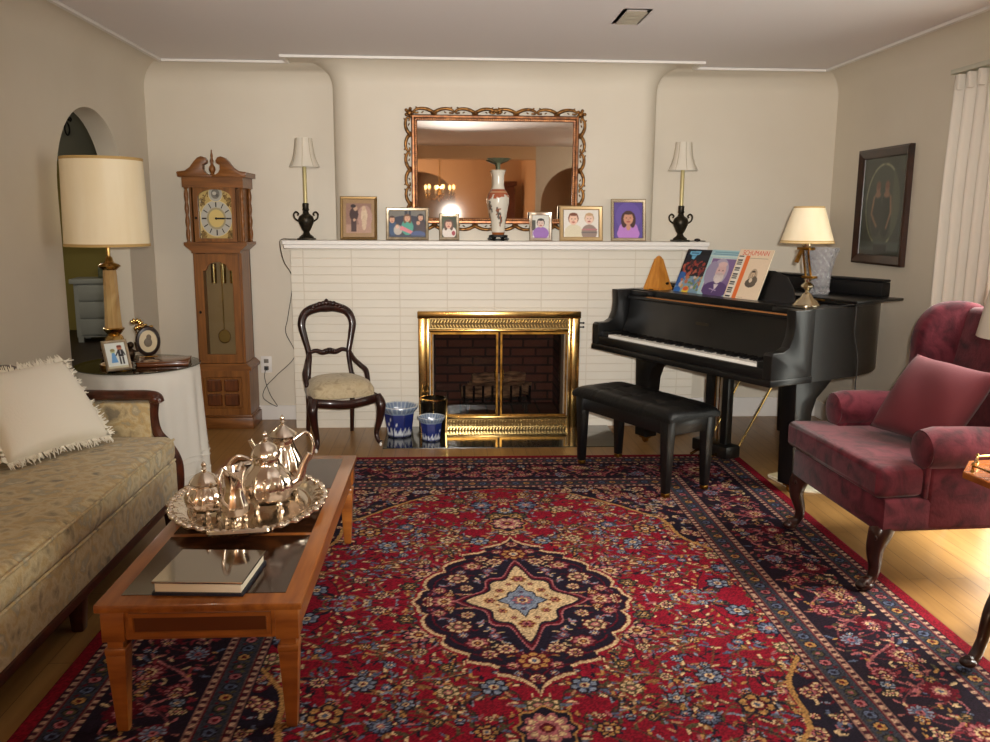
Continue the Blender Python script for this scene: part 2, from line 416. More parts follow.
# back wall
b = sweep(1, nP-2, 1.25)
b.faces([[(LX, YB, 0), (-0.79, YB, 0), (-0.79, YB, 1.25), (LX, YB, 1.25)], [(1.49, YB, 0), (RX, YB, 0), (RX, YB, 1.25), (1.49, YB, 1.25)]])
for x0, x1 in ((-1.07, -.62), (1.32, 1.72)): b.b2(x0, x1, 5.937, 6.2, 2.546, 2.549)
struct(b.build('wall_back', WALL, smooth=50))
# left wall with arched opening
ac, ah, az, ar = 5.34, 0.50, 1.65, 0.48
apts = [(ac-ah, 0.0)] + [(ac-ah*math.cos(PI*i/24), az+ar*math.sin(PI*i/24)) for i in range(25)] + [(ac+ah, 0.0)]
b = sweep(0, 1)
def wall_with_arch(b, x, y0, y1, ztop):
    P = [[(x, y0, 0), (x, ac-ah, 0), (x, ac-ah, ztop), (x, y0, ztop)], [(x, ac+ah, 0), (x, y1, 0), (x, y1, ztop), (x, ac+ah, ztop)]]
    for i in range(1, 25):
        (ya, za), (yb, zb) = apts[i], apts[i+1]
        P.append([(x, ya, za), (x, yb, zb), (x, yb, ztop), (x, ya, ztop)])
    b.faces(P)
wall_with_arch(b, LX, Y0, YB, 2.2)
b.faces([[(LX, *p), (LX, *q), (LX-0.14, *q), (LX-0.14, *p)] for p, q in zip(apts, apts[1:])])
wall_with_arch(b, LX-0.14, -5, 11.5, ZC)
struct(b.build('wall_left', WALL, smooth=40))
# right wall with window hole
wy0, wy1, wz0, wz1 = 2.5, 4.5, 0.06, 2.12
b = sweep(nP-2, nP-1)
for x, zt in ((RX, 2.2), (RX+0.16, ZC)):
    b.faces([[(x, Y0, 0), (x, YB, 0), (x, YB, wz0), (x, Y0, wz0)], [(x, Y0, wz1), (x, YB, wz1), (x, YB, zt), (x, Y0, zt)],
             [(x, Y0, wz0), (x, wy0, wz0), (x, wy0, wz1), (x, Y0, wz1)], [(x, wy1, wz0), (x, YB, wz0), (x, YB, wz1), (x, wy1, wz1)]])
b.faces([[(RX, wy0, wz0), (RX, wy1, wz0), (RX+.16, wy1, wz0), (RX+.16, wy0, wz0)], [(RX, wy0, wz1), (RX, wy1, wz1), (RX+.16, wy1, wz1), (RX+.16, wy0, wz1)],
         [(RX, wy0, wz0), (RX, wy0, wz1), (RX+.16, wy0, wz1), (RX+.16, wy0, wz0)], [(RX, wy1, wz0), (RX, wy1, wz1), (RX+.16, wy1, wz1), (RX+.16, wy1, wz0)]])
struct(b.build('wall_right', WALL, smooth=50))
b = MB()
for y in (wy0+.03, (wy0+wy1)/2, wy1-.03): b.b2(RX+.08, RX+.13, y-.03, y+.03, wz0, wz1)
for z in (wz0+.03, wz1-.03): b.b2(RX+.08, RX+.13, wy0, wy1, z-.03, z+.03)
win = struct(b.build('window_1', TRIMW, smooth=0))
MB().b2(RX+.10, RX+.106, wy0+.05, wy1-.05, wz0+.05, wz1-.05).build('window_pane', GLASS, win, smooth=0)
# rear wall behind the camera (seen in the mirror): two arches into the dining room
def arch_wall(y, x0, x1, arches, ztop, dx):
    b = MB(); cur = x0; P = []
    for (c, h, zs, rise) in arches:
        P.append([(cur, y, 0), (c-h, y, 0), (c-h, y, ztop), (cur, y, ztop)])
        q = [(c-h, 0)] + [(c-h*math.cos(PI*i/20), zs+rise*math.sin(PI*i/20)) for i in range(21)] + [(c+h, 0)]
        for i in range(1, 21): P.append([(q[i][0], y, q[i][1]), (q[i+1][0], y, q[i+1][1]), (q[i+1][0], y, ztop), (q[i][0], y, ztop)])
        for a_, b_ in zip(q, q[1:]): P.append([(a_[0], y, a_[1]), (b_[0], y, b_[1]), (b_[0], y-dx, b_[1]), (a_[0], y-dx, a_[1])])
        cur = c+h
    P.append([(cur, y, 0), (x1, y, 0), (x1, y, ztop), (cur, y, ztop)])
    return b.faces(P)
# header beam and pier: the camera stands just in the wide opening between living and dining room
PEACH = M('dining_peach', (226, 190, 150), 0.6)
struct(arch_wall(-3.2, -2.11, 1.32, [(-0.50, 0.65, 1.80, 0.5)], ZC, 0.14).build('wall_rear', PEACH, smooth=0))
struct(arch_wall(-0.75, 1.32, RX, [(1.95, 0.55, 1.70, 0.56)], ZC, 0.14).build('wall_pier', WALL, smooth=0))
struct(MB().faces([[(1.32, -0.75, 0), (1.32, -3.2, 0), (1.32, -3.2, ZC), (1.32, -0.75, ZC)]]).build('wall_dining', PEACH, smooth=0))
struct(MB().b2(LX, 1.32, -0.9, -0.75, 2.36, ZC).build('trim_3', PEACH, smooth=0))
struct(MB().faces([[(LX, -5, 0), (LX, Y0, 0), (LX, Y0, ZC), (LX, -5, ZC)], [(3.1, -5, 0), (3.1, -0.89, 0), (3.1, -0.89, ZC), (3.1, -5, ZC)], [(-6, -5, 0), (3.1, -5, 0), (3.1, -5, ZC), (-6, -5, ZC)]]).build('wall_rear_room', PEACH, smooth=0))
# hall beyond the arch
HX = -3.2
b = MB().b2(HX-0.12, HX, 4.0, 6.75, 0, ZC).b2(HX-0.12, HX, 6.75, 9.8, 1.96, ZC).b2(HX-0.12, HX, 9.8, 11.5, 0, ZC)
struct(b.build('wall_hall', HALLW, smooth=0))
struct(MB().b2(-6, -2.25, 11.5, 11.6, 0, ZC).b2(-6.0, -5.9, 4, 11.5, 0, ZC).b2(-6, -2.25, 3.9, 4.0, 0, ZC).build('wall_bedroom', KHAKI, smooth=0))
struct(MB().b2(-6, -2.26, 4.0, 11.5, 0.001, 0.006).build('trim_4', M('hall_dark_floor', (46, 34, 24), 0.5), smooth=0))
# picture-rail bead at the foot of the ceiling
plan2 = [(LX, Y0), (LX, YB), (-0.905, YB), (-0.905, YC), (1.555, YC), (1.555, YB), (RX, YB), (RX, Y0)]
A = offset(plan2, 0.165); B = offset(plan2, 0.19); nP = len(plan2)
P = []
for i in range(nP-1):
    P += [[(*A[i], 2.548), (*A[i+1], 2.548), (*A[i+1], 2.532), (*A[i], 2.532)], [(*A[i], 2.532), (*A[i+1], 2.532), (*B[i+1], 2.532), (*B[i], 2.532)], [(*B[i], 2.532), (*B[i+1], 2.532), (*B[i+1], 2.548), (*B[i], 2.548)]]
struct(MB().faces(P).build('trim_1', TRIMW, smooth=0))
# baseboards
struct(MB().b2(LX, -1.095, YB-.016, YB, 0, .11, bev=.004).b2(1.795, RX, YB-.016, YB, 0, .15, bev=.004).build('baseboard_back', TRIMW, smooth=0))
struct(MB().b2(LX, LX+.016, Y0, ac-ah, 0, .11, bev=.004).b2(LX, LX+.016, ac+ah, YB-.02, 0, .11, bev=.004).build('baseboard_left', TRIMW, smooth=0))
struct(MB().b2(RX-.016, RX, wy1, YB-.02, 0, .13, bev=.004).build('baseboard_right', TRIMW, smooth=0))
# chimney: painted brick with a firebox hole
fx0, fx1, fz0, fz1 = -0.10, 0.84, 0.045, 0.74
b = MB().b2(-1.09, fx0, 6.04, 6.31, 0, 1.295).b2(fx1, 1.79, 6.04, 6.31, 0, 1.295).b2(fx0, fx1, 6.04, 6.31, fz1, 1.295).b2(fx0, fx1, 6.04, 6.31, 0, fz0)
struct(b.build('wall_chimney', WBRICK, smooth=0))
b = MB().faces([[(fx0, 6.2, fz0), (fx0, 6.66, fz0), (fx0, 6.66, fz1), (fx0, 6.2, fz1)], [(fx1, 6.2, fz0), (fx1, 6.66, fz0), (fx1, 6.66, fz1), (fx1, 6.2, fz1)],
                [(fx0, 6.66, fz0), (fx1, 6.66, fz0), (fx1, 6.66, fz1), (fx0, 6.66, fz1)], [(fx0, 6.05, fz0+.002), (fx1, 6.05, fz0+.002), (fx1, 6.66, fz0+.002), (fx0, 6.66, fz0+.002)],
                [(fx0, 6.05, fz1), (fx1, 6.05, fz1), (fx1, 6.66, fz1), (fx0, 6.66, fz1)]])
struct(b.build('wall_firebox', FBRICK, smooth=0))
struct(MB().b2(-0.43, 1.17, 5.455, 6.04, 0, 0.005).build('hearth', SLATE, smooth=0))
mt = MB().b2(-1.12, 1.83, 5.90, 6.105, 1.315, 1.345, bev=.006).b2(-1.11, 1.82, 5.91, 6.10, 1.29, 1.315, bev=.003).build('mantel_shelf', TRIMW, smooth=0)
tag(mt, 'long white painted mantel shelf across the top of the brick fireplace', 'mantel')
# ceiling vent
v = thing('ceiling_vent', 'small rectangular metal air vent in the ceiling', 'vent', (0.975, 4.69, ZC))
MB().frame(0.15, 0.34, [(0, 0), (0, -.012), (.02, -.012), (.022, 0)]).build('frame', M('vent_metal', (150, 140, 120), .6), v, rot=(R(-90), 0, 0))
b = MB()
for i in range(9): b.box((0, -.13+i*.0325, -.008), (.11, .022, .002), rot=(R(30), 0, 0))
b.build('louvre', M('vent_louvre', (176, 166, 146), .6), v, smooth=0)

# ------------------------------------------------------------------ rug (pattern computed cell by cell)
def make_rug():
    RWd, RLn = 3.125, 4.15; nx, ny = 560, 744
    hx, hy = RWd/2, RLn/2
    q = Can(hx, hy, nx//2, ny//2, (122, 14, 34))    # one quarter; mirrored below
    RED, NAVY, CREAM, PINK, BLUE, GOLD, OLIVE, SKY, DKRED = (122, 14, 34), (27, 20, 34), (188, 160, 122), (150, 86, 90), (76, 84, 108), (160, 118, 68), (72, 64, 44), (116, 124, 140), (84, 10, 25)
    rs = random.Random(11)
    def flower(x, y, r, pal, n=8, ph=0.0):
        i0 = max(0, int((x-r*1.4)/q.w*q.px)); i1 = min(q.px+1, int((x+r*1.4)/q.w*q.px)+2)
        j0 = max(0, int((y-r*1.4)/q.h*q.py)); j1 = min(q.py+1, int((y+r*1.4)/q.h*q.py)+2)
        if i1 <= i0 or j1 <= j0: return
        X = q.X[j0:j1, i0:i1]-x; Y = q.Y[j0:j1, i0:i1]-y
        rr = np.hypot(X, Y); th = np.arctan2(Y, X)+ph; lob = 1+0.3*np.abs(np.cos(n*th/2))-0.15
        sub = q.a[j0:j1, i0:i1]
        for k, c in zip((1.15, 0.95, 0.60, 0.40, 0.2), pal): sub[rr <= r*k*(lob if k > 0.5 else 1)] = c
        pet = (rr <= r*0.95*lob) & (rr > r*0.5) & (np.cos(n*th) < -0.6); sub[pet] = pal[0]
    def leaf(x, y, a, l, c, wd=0.32): q.ell(x, y, l/2, l/2*wd, c, a)
    pals = [(NAVY, CREAM, PINK, NAVY, GOLD), (NAVY, PINK, CREAM, DKRED, GOLD), (NAVY, SKY, BLUE, CREAM, DKRED), (NAVY, GOLD, DKRED, CREAM, BLUE), (NAVY, BLUE, SKY, PINK, CREAM), (OLIVE, CREAM, OLIVE, PINK, CREAM), (NAVY, OLIVE, GOLD, NAVY, CREAM)]
    def vine(p0, a, n, step, curl, c, wd, lv=3):
        P = [p0]; x, y = p0
        for i in range(n):
            a += curl*math.sin(i*0.55); x += step*math.cos(a); y += step*math.sin(a); P.append((x, y))
            if i % lv == 1: leaf(x+0.012*math.cos(a+1.3), y+0.012*math.sin(a+1.3), a+0.9, 0.036, rs.choice([OLIVE, GOLD, CREAM, BLUE, NAVY, SKY]))
        q.line(P, wd, c)
    # ---- field: palmettes and rosettes joined by thin vines on red
    pts = []
    for _ in range(5000):
        x, y = rs.uniform(0, hx), rs.uniform(0, hy)
        if all((x-a)**2+(y-b)**2 > 0.125**2 for a, b in pts): pts.append((x, y))
    for x, y in pts:
        for _ in range(5): vine((x, y), rs.uniform(0, 6.28), 15, 0.014, rs.uniform(-.6, .6), rs.choice([(98, 58, 40), (128, 92, 62), (40, 24, 30), (52, 34, 32), (72, 52, 40)]), 0.0065)
    for x, y in pts:
        for _ in range(7):
            a = rs.uniform(0, 6.28); d = rs.uniform(.045, .085)
            leaf(x+d*math.cos(a), y+d*math.sin(a), a+rs.uniform(-.9, .9), rs.uniform(.024, .05), rs.choice([(150, 112, 82), OLIVE, BLUE, PINK, (128, 88, 52), NAVY, OLIVE, (90, 98, 114), NAVY, CREAM]), rs.uniform(.22, .4))
        a = rs.uniform(0, 6.28); flower(x+.07*math.cos(a), y+.07*math.sin(a), rs.choice([.010, .013, .016]), rs.choice(pals), 6)
    for x, y in pts:
        flower(x, y, rs.choice([.020, .026, .033, .040, .050]), rs.choice(pals), rs.choice([6, 8, 8, 10]), rs.uniform(0, 6))
    bt = 0.645; fxh, fyh = hx-bt, hy-bt
    U, V = q.X, q.Y
    # ---- medallion: ground colour first, then its own flowers
    a_, b_ = 0.40, 0.645
    th = np.arctan2(V/b_, U/a_)
    def prof_r(t):   # pointed oval with stepped lobes
        P = [(0, 1.02), (.04, .95), (.12, .89), (.23, .85), (.32, .835), (.30, .77), (.38, .735), (.48, .72), (.56, .70), (.535, .63), (.62, .60), (.72, .555), (.77, .50), (.745, .43), (.84, .395), (.93, .31), (.955, .23), (.915, .165), (.985, .135), (1.0, .06), (1.06, 0)]
        tt = [math.atan2(y, x) for x, y in P][::-1]; rr_ = [math.hypot(x, y) for x, y in P][::-1]
        return np.interp(t, tt, rr_)
    rho = np.hypot(U/a_, V/b_)
    med = rho/prof_r(th)
    q.a[med < 1.07] = RED; q.a[med < 1.045] = CREAM; q.a[med < 1.012] = DKRED; q.a[med < 1.0] = NAVY
    def medok(x, y, lim):
        t = math.atan2(y/b_, x/a_); return math.hypot(x/a_, y/b_)/float(prof_r(np.array(t))) < lim
    for _ in range(150):
        x, y = rs.uniform(0, a_), rs.uniform(0, b_)
        if medok(x, y, .84): vine((x, y), rs.uniform(0, 6.28), 4, .011, .7, rs.choice([PINK, DKRED, BLUE, OLIVE, PINK, DKRED, CREAM]), .006)
    for x, y, r, p in [(0, .585, .024, 0), (.0, .47, .05, 3), (.075, .50, .02, 1), (.15, .42, .026, 0), (.09, .385, .03, 0), (.19, .34, .036, 1), (.255, .215, .04, 5), (.33, .1, .026, 1), (.31, 0, .044, 1), (.375, .02, .018, 0), (.22, .12, .024, 0), (.24, .28, .018, 2), (.125, .29, .02, 4), (.29, .06, .018, 3), (.06, .55, .014, 2), (.36, .07, .014, 4), (.28, .16, .016, 2), (.16, .37, .014, 6)]:
        flower(x, y, r, (DKRED,)+pals[p][1:], 8)
    q.a[(med < .93) & (med > .915)] = DKRED
    star = (np.abs(U)/0.20 + np.abs(V)/0.30)
    star = star*(1-0.10*np.cos(np.arctan2(V/0.30, U/0.20)*8))
    q.a[star < 1.20] = PINK; q.a[star < 1.15] = DKRED; q.a[star < 1.08] = NAVY; q.a[star < 1.0] = CREAM
    for x, y, r in [(.085, .09, .017), (.13, 0, .02), (0, .20, .027), (.045, .15, .012), (.05, .04, .008), (.10, .04, .008)]: flower(x, y, r, (GOLD, DKRED, PINK, DKRED, NAVY), 6)
    s2 = np.abs(U)/0.085+np.abs(V)/0.12; s2 = s2*(1-0.08*np.cos(np.arctan2(V/.12, U/.085)*8)); q.a[s2 < 1.12] = NAVY; q.a[s2 < 1.0] = SKY
    flower(0, 0, .036, (BLUE, PINK, CREAM, DKRED, BLUE), 8); flower(.0, .075, .011, (BLUE, DKRED, PINK, DKRED, GOLD), 6)
    # pendant rosette beyond each tip
    pth = np.arctan2(V-.86, U); pr = np.hypot(U/0.085, (V-0.86)/0.10)/(1+.09*np.cos(8*pth))
    q.a[pr < 1.1] = GOLD; q.a[pr < 1.0] = NAVY; flower(0, .86, .06, (PINK, CREAM, PINK, DKRED, GOLD), 10); flower(0, 1.05, .04, (NAVY, SKY, CREAM, DKRED, GOLD), 8)
    # ---- corner spandrels: navy with a scalloped cream edge
    n_ = fxh - U
    wave = 0.05*np.abs(np.sin(np.maximum(V, 0)*7.0))
    prof = np.interp(V, [0, .25, .45, .62, .80, .95, 1.1, 1.22, 1.32, fyh], [-.06, -.05, -.02, 0.05, .085, .16, .26, .39, .54, .92])
    edge = n_ - (prof + wave*np.clip(V*1.5, 0, 1)*0.9)
    ins = (U < fxh) & (V < fyh)
    sp = (edge < 0) & ins; q.a[sp] = NAVY
    for _ in range(900):
        x, y = rs.uniform(0, fxh), rs.uniform(0.2, fyh)
        jj, ii = min(q.py, int(y/q.h*q.py)), min(q.px, int(x/q.w*q.px))
        if not sp[jj, ii] or edge[jj, ii] > -0.022: continue
        if rs.random() < .42: flower(x, y, rs.choice([.014, .02, .03]), rs.choice([(DKRED, PINK, CREAM, DKRED, GOLD), (DKRED, CREAM, PINK, NAVY, GOLD), (DKRED, SKY, CREAM, BLUE, DKRED), (DKRED, DKRED, PINK, CREAM, NAVY)]), 8, rs.uniform(0, 6))
        else: vine((x, y), rs.uniform(0, 6.28), 5, .011, .7, rs.choice([PINK, CREAM, OLIVE, DKRED]), .0055)
    q.a[(np.abs(edge) < 0.010) & ins & (V > .3)] = GOLD
    # ---- borders
    d = np.minimum(hx-U, hy-V); along = np.where(hx-U < hy-V, V, U)
    def band(a, b, c): q.a[(d >= a) & (d < b)] = c
    band(0, bt, (31, 20, 32)); band(0, .045, (118, 13, 30))
    for (a, b) in ((.045, .19), (.49, .645)):
        mid = (a+b)/2
        band(a, b, (84, 62, 60)); band(a, a+.03, (128, 90, 82)); band(b-.03, b, (128, 90, 82)); band(mid-.038, mid+.038, (50, 52, 62))
        band(a, a+.006, NAVY); band(b-.006, b, NAVY); band(a+.03, a+.036, DKRED); band(b-.036, b-.03, DKRED)
        for e in (a+.018, b-.018):
            ph = np.floor(along/.018) % 2; k = (np.abs(d-e) < .008); q.a[k & (ph > 0)] = (58, 22, 34); q.a[k & (ph == 0)] = (172, 138, 116)
        per = .062; ph = (along/per) % 1.0; idx = np.floor(along/per).astype(int) % 4
        rr = np.hypot((ph-.5)*per, d-mid)
        for k, (c1, c2) in enumerate([(PINK, DKRED), (BLUE, NAVY), (GOLD, DKRED), (OLIVE, PINK)]):
            mk = (idx == k); q.a[mk & (rr < .024)] = (24, 18, 28); q.a[mk & (rr < .019)] = c1; q.a[mk & (rr < .009)] = c2
        for sg in (-1, 1):
            lz = np.hypot((ph-.5+np.where(ph > .5, -.5, .5))*per*1.5, (d-mid-sg*.018)*1.2) < .010; q.a[lz] = OLIVE if sg > 0 else DKRED
    def bpos(t, dd): return (hx-dd, t), (t, hy-dd)
    for side in (0, 1):
        Ln = hy if side == 0 else hx
        s = 0.0; P1 = []; P2 = []; P3 = []
        while s < Ln-.2:
            P1.append(bpos(s, .34+.095*math.sin(s*2*PI/.46))[side]); P2.append(bpos(s, .34-.095*math.sin(s*2*PI/.46))[side]); P3.append(bpos(s, .34+.05*math.sin(s*2*PI/.115))[side]); s += .01
        q.line(P3, .006, (96, 34, 44)); q.line(P1, .010, PINK); q.line(P2, .007, (112, 56, 62))
        s = 0.03; k = 0
        while s < Ln-.22:
            for _ in range(26):
                dd = rs.uniform(.205, .478); x, y = bpos(s+rs.uniform(-.05, .05), dd)[side]
                leaf(x, y, rs.uniform(0, 3.14), rs.uniform(.022, .042), rs.choice([PINK, OLIVE, PINK, (122, 44, 52), (112, 34, 46), BLUE, GOLD, (146, 88, 82), (146, 88, 82), CREAM]), .35)
            x, y = bpos(s, .34 + (.065 if k % 2 else -.065))[side]
            flower(x, y, .036 if k % 2 else .046, [(DKRED, PINK, CREAM, DKRED, GOLD), (DKRED, PINK, DKRED, CREAM, DKRED), (DKRED, DKRED, PINK, CREAM, BLUE), (DKRED, SKY, BLUE, PINK, DKRED)][k % 4], 10)
            for _ in range(3):
                x, y = bpos(s+rs.uniform(-.05, .05), .34+rs.choice([-1, 1])*rs.uniform(.05, .12))[side]; flower(x, y, rs.choice([.012, .017, .022]), rs.choice(pals), 6)
            s += .115; k += 1
    flower(hx-.34, hy-.34, .09, (DKRED, PINK, CREAM, DKRED, GOLD), 10)
    full = Can(RWd, RLn, nx, ny, RED)
    a = q.a; top = np.concatenate([a[:, :0:-1], a], 1); full.a = np.concatenate([top[:0:-1], top], 0)
    full.grain(0.5); full.a = full.a*0.94
    mt = paintmat('rug_pile', 0.95, bump=0.35, spec=0.1)
    o = full.mesh('rug', mt, flat=True, loc=(0.2925, 3.145, 0.011))
    md = o.modifiers.new('solid', 'SOLIDIFY'); md.thickness = 0.010; md.offset = -1
    tag(o, 'large red oriental rug with navy medallion and flowered borders on the floor', 'rug')
make_rug()
# ------------------------------------------------------------------ sofa
def pillow_mb(w, h, t, n=22, pinch=0.10, seed=0):
    mb = MB(); tb = bmesh.new(); rs = random.Random(seed); G = {}
    for side in (1, -1):
        for i in range(n+1):
            for j in range(n+1):
                u, v = -1+2*i/n, -1+2*j/n
                bord = i in (0, n) or j in (0, n)
                if side == -1 and bord: G[side, i, j] = G[1, i, j]; continue
                k = (1-abs(u)**2.4)*(1-abs(v)**2.4)
                x = u*w/2*(1-pinch*(1-abs(v)**2)*abs(u)**2*0.6); z = v*h/2*(1-pinch*(1-abs(u)**2)*abs(v)**2*0.6)
                y = side*t/2*max(k, 0)**0.42 + 0.004*math.sin(5*u+3*v+seed)
                G[side, i, j] = tb.verts.new((x, -y, z))
    for side in (1, -1):
        for i in range(n):
            for j in range(n):
                f = [G[side, i, j], G[side, i+1, j], G[side, i+1, j+1], G[side, i, j+1]]
                tb.faces.new(f if side == 1 else f[::-1])
    return mb._add(tb)
sofa = thing('sofa', 'long sofa in beige floral tapestry with dark wood frame against the left wall', 'sofa', (-1.70, 3.08, 0))
# local: x = towards the room, y = along; overall 0.80 deep, 2.10 long
hl = 1.03
b = MB(); b.b2(.34, .385, -hl, hl, .17, .335, bev=.012).b2(-.36, .36, -hl, -hl+.03, .17, .34).b2(-.36, .36, hl-.03, hl, .17, .34).b2(-.36, .34, -hl, hl, .20, .33)
b.build('seat_base', TAPES, sofa)
MB().b2(-.36, .388, -hl, hl, .135, .172, bev=.006).build('bottom_rail', WALNUT, sofa)
b = MB(); b.box((.03, -.01, .395), (.72, 2.0, .13), bev=.045, seg=4); b.build('seat_cushion', TAPES, sofa)
cush = lastc(sofa)
b = MB()
for z in (.345, .445): b.tube([(.385, -.98, z), (.39, 0, z), (.385, .96, z)], .006)
b.build('piping', TAPES, cush)
b = MB(); b.prism([(-.36, .30), (-.22, .30), (-.30, .77), (-.37, .79), (-.40, .76)], -hl+.03, hl-.03, 'y', bev=.03, seg=3); b.build('backrest', TAPES, sofa)
b = MB(); pts = smooth_path([(-.345, -hl+.02, .74), (-.35, -hl+.15, .80), (-.352, 0, .845), (-.35, hl-.15, .80), (-.345, hl-.02, .74)], 10); b.tube(pts, .024, 10, fy=1.4); b.build('back_rail', WALNUT, sofa)
for sgn in (-1, 1):
    y = sgn*(hl-.035)
    b = MB().b2(-.33, .28, y-.03, y+.03, .30, .625, bev=.015); b.build('arm_panel', TAPES, sofa)
    pts = smooth_path([(-.34, y, .70), (-.15, y, .665), (.10, y, .655), (.255, y, .655), (.305, y, .645), (.315, y, .62)], 8)
    b = MB().tube(pts, .026, 10, fy=1.25)
    b.sphere((.30, y, .64), .034, (1, 1.1, .8)); b.build('arm_rail', WALNUT, sofa)
    pts = smooth_path([(.295, y, .635), (.285, y, .55), (.30, y, .47), (.345, y, .41), (.385, y, .33), (.39, y, .24), (.38, y, .15)], 6)
    MB().tube(pts, .024, 10).build('arm_post', WALNUT, sofa)
for x in (-.30, .345):
    for y in (-hl+.06, -.09, hl-.06):
        MB().box((x, y, .07), (.06, .06, .14), bev=.006, taper=.7).build('leg', WALNUT, sofa)
tp = thing('throw_pillow', 'ivory square throw pillow with shaggy fringe leaning on the sofa back', 'pillow', (-1.675, 3.70, .478))
tp.rotation_euler = (R(-39), R(0), R(63))
pm = pillow_mb(.52, .43, .17, seed=3).build('pillow_body', IVORY, tp, smooth=180, loc=(0, 0, .235))
b = MB(); rs = random.Random(4)
for k in range(560):
    s = rs.random()*4; e = int(s); f = s-e
    u = -1+2*f; pos = {0: (u, -1), 1: (1, u), 2: (-u, 1), 3: (-1, -u)}[e]
    nx_, nz_ = {0: (0, -1), 1: (1, 0), 2: (0, 1), 3: (-1, 0)}[e]
    inn = 1-.06*(1-abs(u)**2)
    x, z = pos[0]*.26*(inn if nx_ else 1), pos[1]*.215*(inn if nz_ else 1); l = rs.uniform(.018, .034)
    dx, dz, dy = nx_*l+rs.uniform(-.012, .012), nz_*l+rs.uniform(-.012, .012), rs.uniform(-.016, .016)
    b.tube([(x, 0, z), (x+dx*.5, dy*.3, z+dz*.5), (x+dx, dy, z+dz)], [.0045, .0035, .002], 4)
b.build('fringe', IVORY, tp, smooth=0, loc=(0, 0, .235))

# ------------------------------------------------------------------ coffee table
ct = thing('coffee_table', 'rectangular fruitwood coffee table with dark burl panels and tapered legs', 'coffee table', (-.71, 3.06, .0115))
W2, L2, H = .29, .765, .41
b = MB().b2(-W2, W2, -L2, L2, H-.026, H-.002, bev=.004); b.build('table_top', FRUIT, ct)
top = lastc(ct)
for (y0, y1) in ((-.70, -.245), (-.215, .245), (.275, .70)):
    MB().b2(-W2+.055, W2-.055, y0, y1, H-.0025, H).build('burl_panel', BURL, top, smooth=0)
for sy in (-1, 1):
    y = sy*(L2-.03)
    b = MB().b2(-W2+.03, W2-.03, y-.012, y+.012, .295, .385)
    b.build('apron', FRUITX, ct)
    fr = MB().frame(.40, .07, [(0, 0), (0, -.006), (.012, -.006), (.014, 0)]).build('apron_moulding', FRUITX, lastc(ct), loc=(0, y-.012 if sy < 0 else y+.018, .34))
    MB().b2(-.185, .185, y+sy*.0122, y+sy*.013, .313, .367).build('apron_panel', M('apron_dark%d' % sy, (92, 46, 16), .3, coat=.4), lastc(ct), smooth=0)
for sx in (-1, 1):
    x = sx*(W2-.03)
    MB().b2(x-.012, x+.012, -L2+.03, L2-.03, .295, .385).build('apron', FRUIT, ct)
for sx in (-1, 1):
    for sy in (-1, 1):
        x, y = sx*(W2-.045), sy*(L2-.045)
        b = MB().b2(x-.033, x+.033, y-.033, y+.033, .29, .386, bev=.002).b2(x-.022, x+.022, y-.022, y+.022, .265, .292).b2(x-.03, x+.03, y-.03, y+.03, .245, .268, bev=.004)
        b.box((x, y, .1225), (.056, .056, .245), taper=.55, bev=.002)
        b.build('leg', FRUITX, ct)
# silver mirror-covered album
bk = thing('photo_album', 'closed album with mirror-like silver cover lying on the coffee table', 'book', (-.715, 2.465, H+.0118), R(-4))
MB().b2(-.125, .125, -.115, .115, .009, .036).build('pages', PAPER, bk, smooth=0)
MB().b2(-.132, .132, -.122, .122, 0, .009).build('back_cover', M('navy_cover', (18, 22, 40), .5), bk, smooth=0)
MB().b2(-.132, .132, -.122, .122, .036, .043, bev=.002).build('front_cover', M('silver_cover', (158, 150, 142), .06, 1.0), bk, smooth=0)
# ------------------------------------------------------------------ silver tea service
tr = thing('serving_tray', 'large oval silver tray with scalloped rim holding the tea service', 'tray', (-.745, 3.10, H+.0118), R(8))
b = MB(); TX, TY = .285, .36
prof = [(0, .016), (.74, .016), (.80, .018), (.84, .030), (.93, .036), (1.0, .042), (1.0, .036), (.92, .028), (.84, .020), (.80, .008), (.74, .008), (0, .008)]
tb = bmesh.new(); n = 120; rings = []
for k, (r, z) in enumerate(prof):
    ring = []
    for i in range(n):
        a = 2*PI*i/n; s = 1 + (.022*abs(math.cos(a*8)) - .01 if r > .9 else 0)
        zz = z + (.004*math.cos(a*32) if .9 < r else 0)
        ring.append(tb.verts.new((TX*r*s*math.cos(a), TY*r*s*math.sin(a), zz)))
    rings.append(ring)
for A_, B_ in zip(rings, rings[1:]):
    for i in range(n): tb.faces.new((A_[i], A_[(i+1) % n], B_[(i+1) % n], B_[i]))
bmesh.ops.remove_doubles(tb, verts=tb.verts[:], dist=1e-5)
b._add(tb); b.build('tray_dish', SILVER, tr, smooth=60)
b = MB()
for i in range(64):
    a = 2*PI*i/64; s = 1.0+.022*abs(math.cos(a*8))-.01
    b.sphere((TX*.97*s*math.cos(a), TY*.97*s*math.sin(a), .040), .011+.004*(i % 2), (1, 1, .6), 8)
b.build('rim_ornament', SILVER, firstc(tr), smooth=180)
for sy in (-1, 1):
    pts = smooth_path([(-.10, sy*TY*.93, .04), (-.085, sy*(TY+.035), .052), (0, sy*(TY+.055), .058), (.085, sy*(TY+.035), .052), (.10, sy*TY*.93, .04)], 6)
    MB().tube(pts, .011, 8).build('tray_handle', SILVER, tr)
for a in (45, 135, 225, 315):
    MB().lathe([(.016, 0), (.010, .005), (.012, .012)], 10, (TX*.7*math.cos(R(a)), TY*.7*math.sin(R(a)), 0)).build('foot', SILVER, tr)
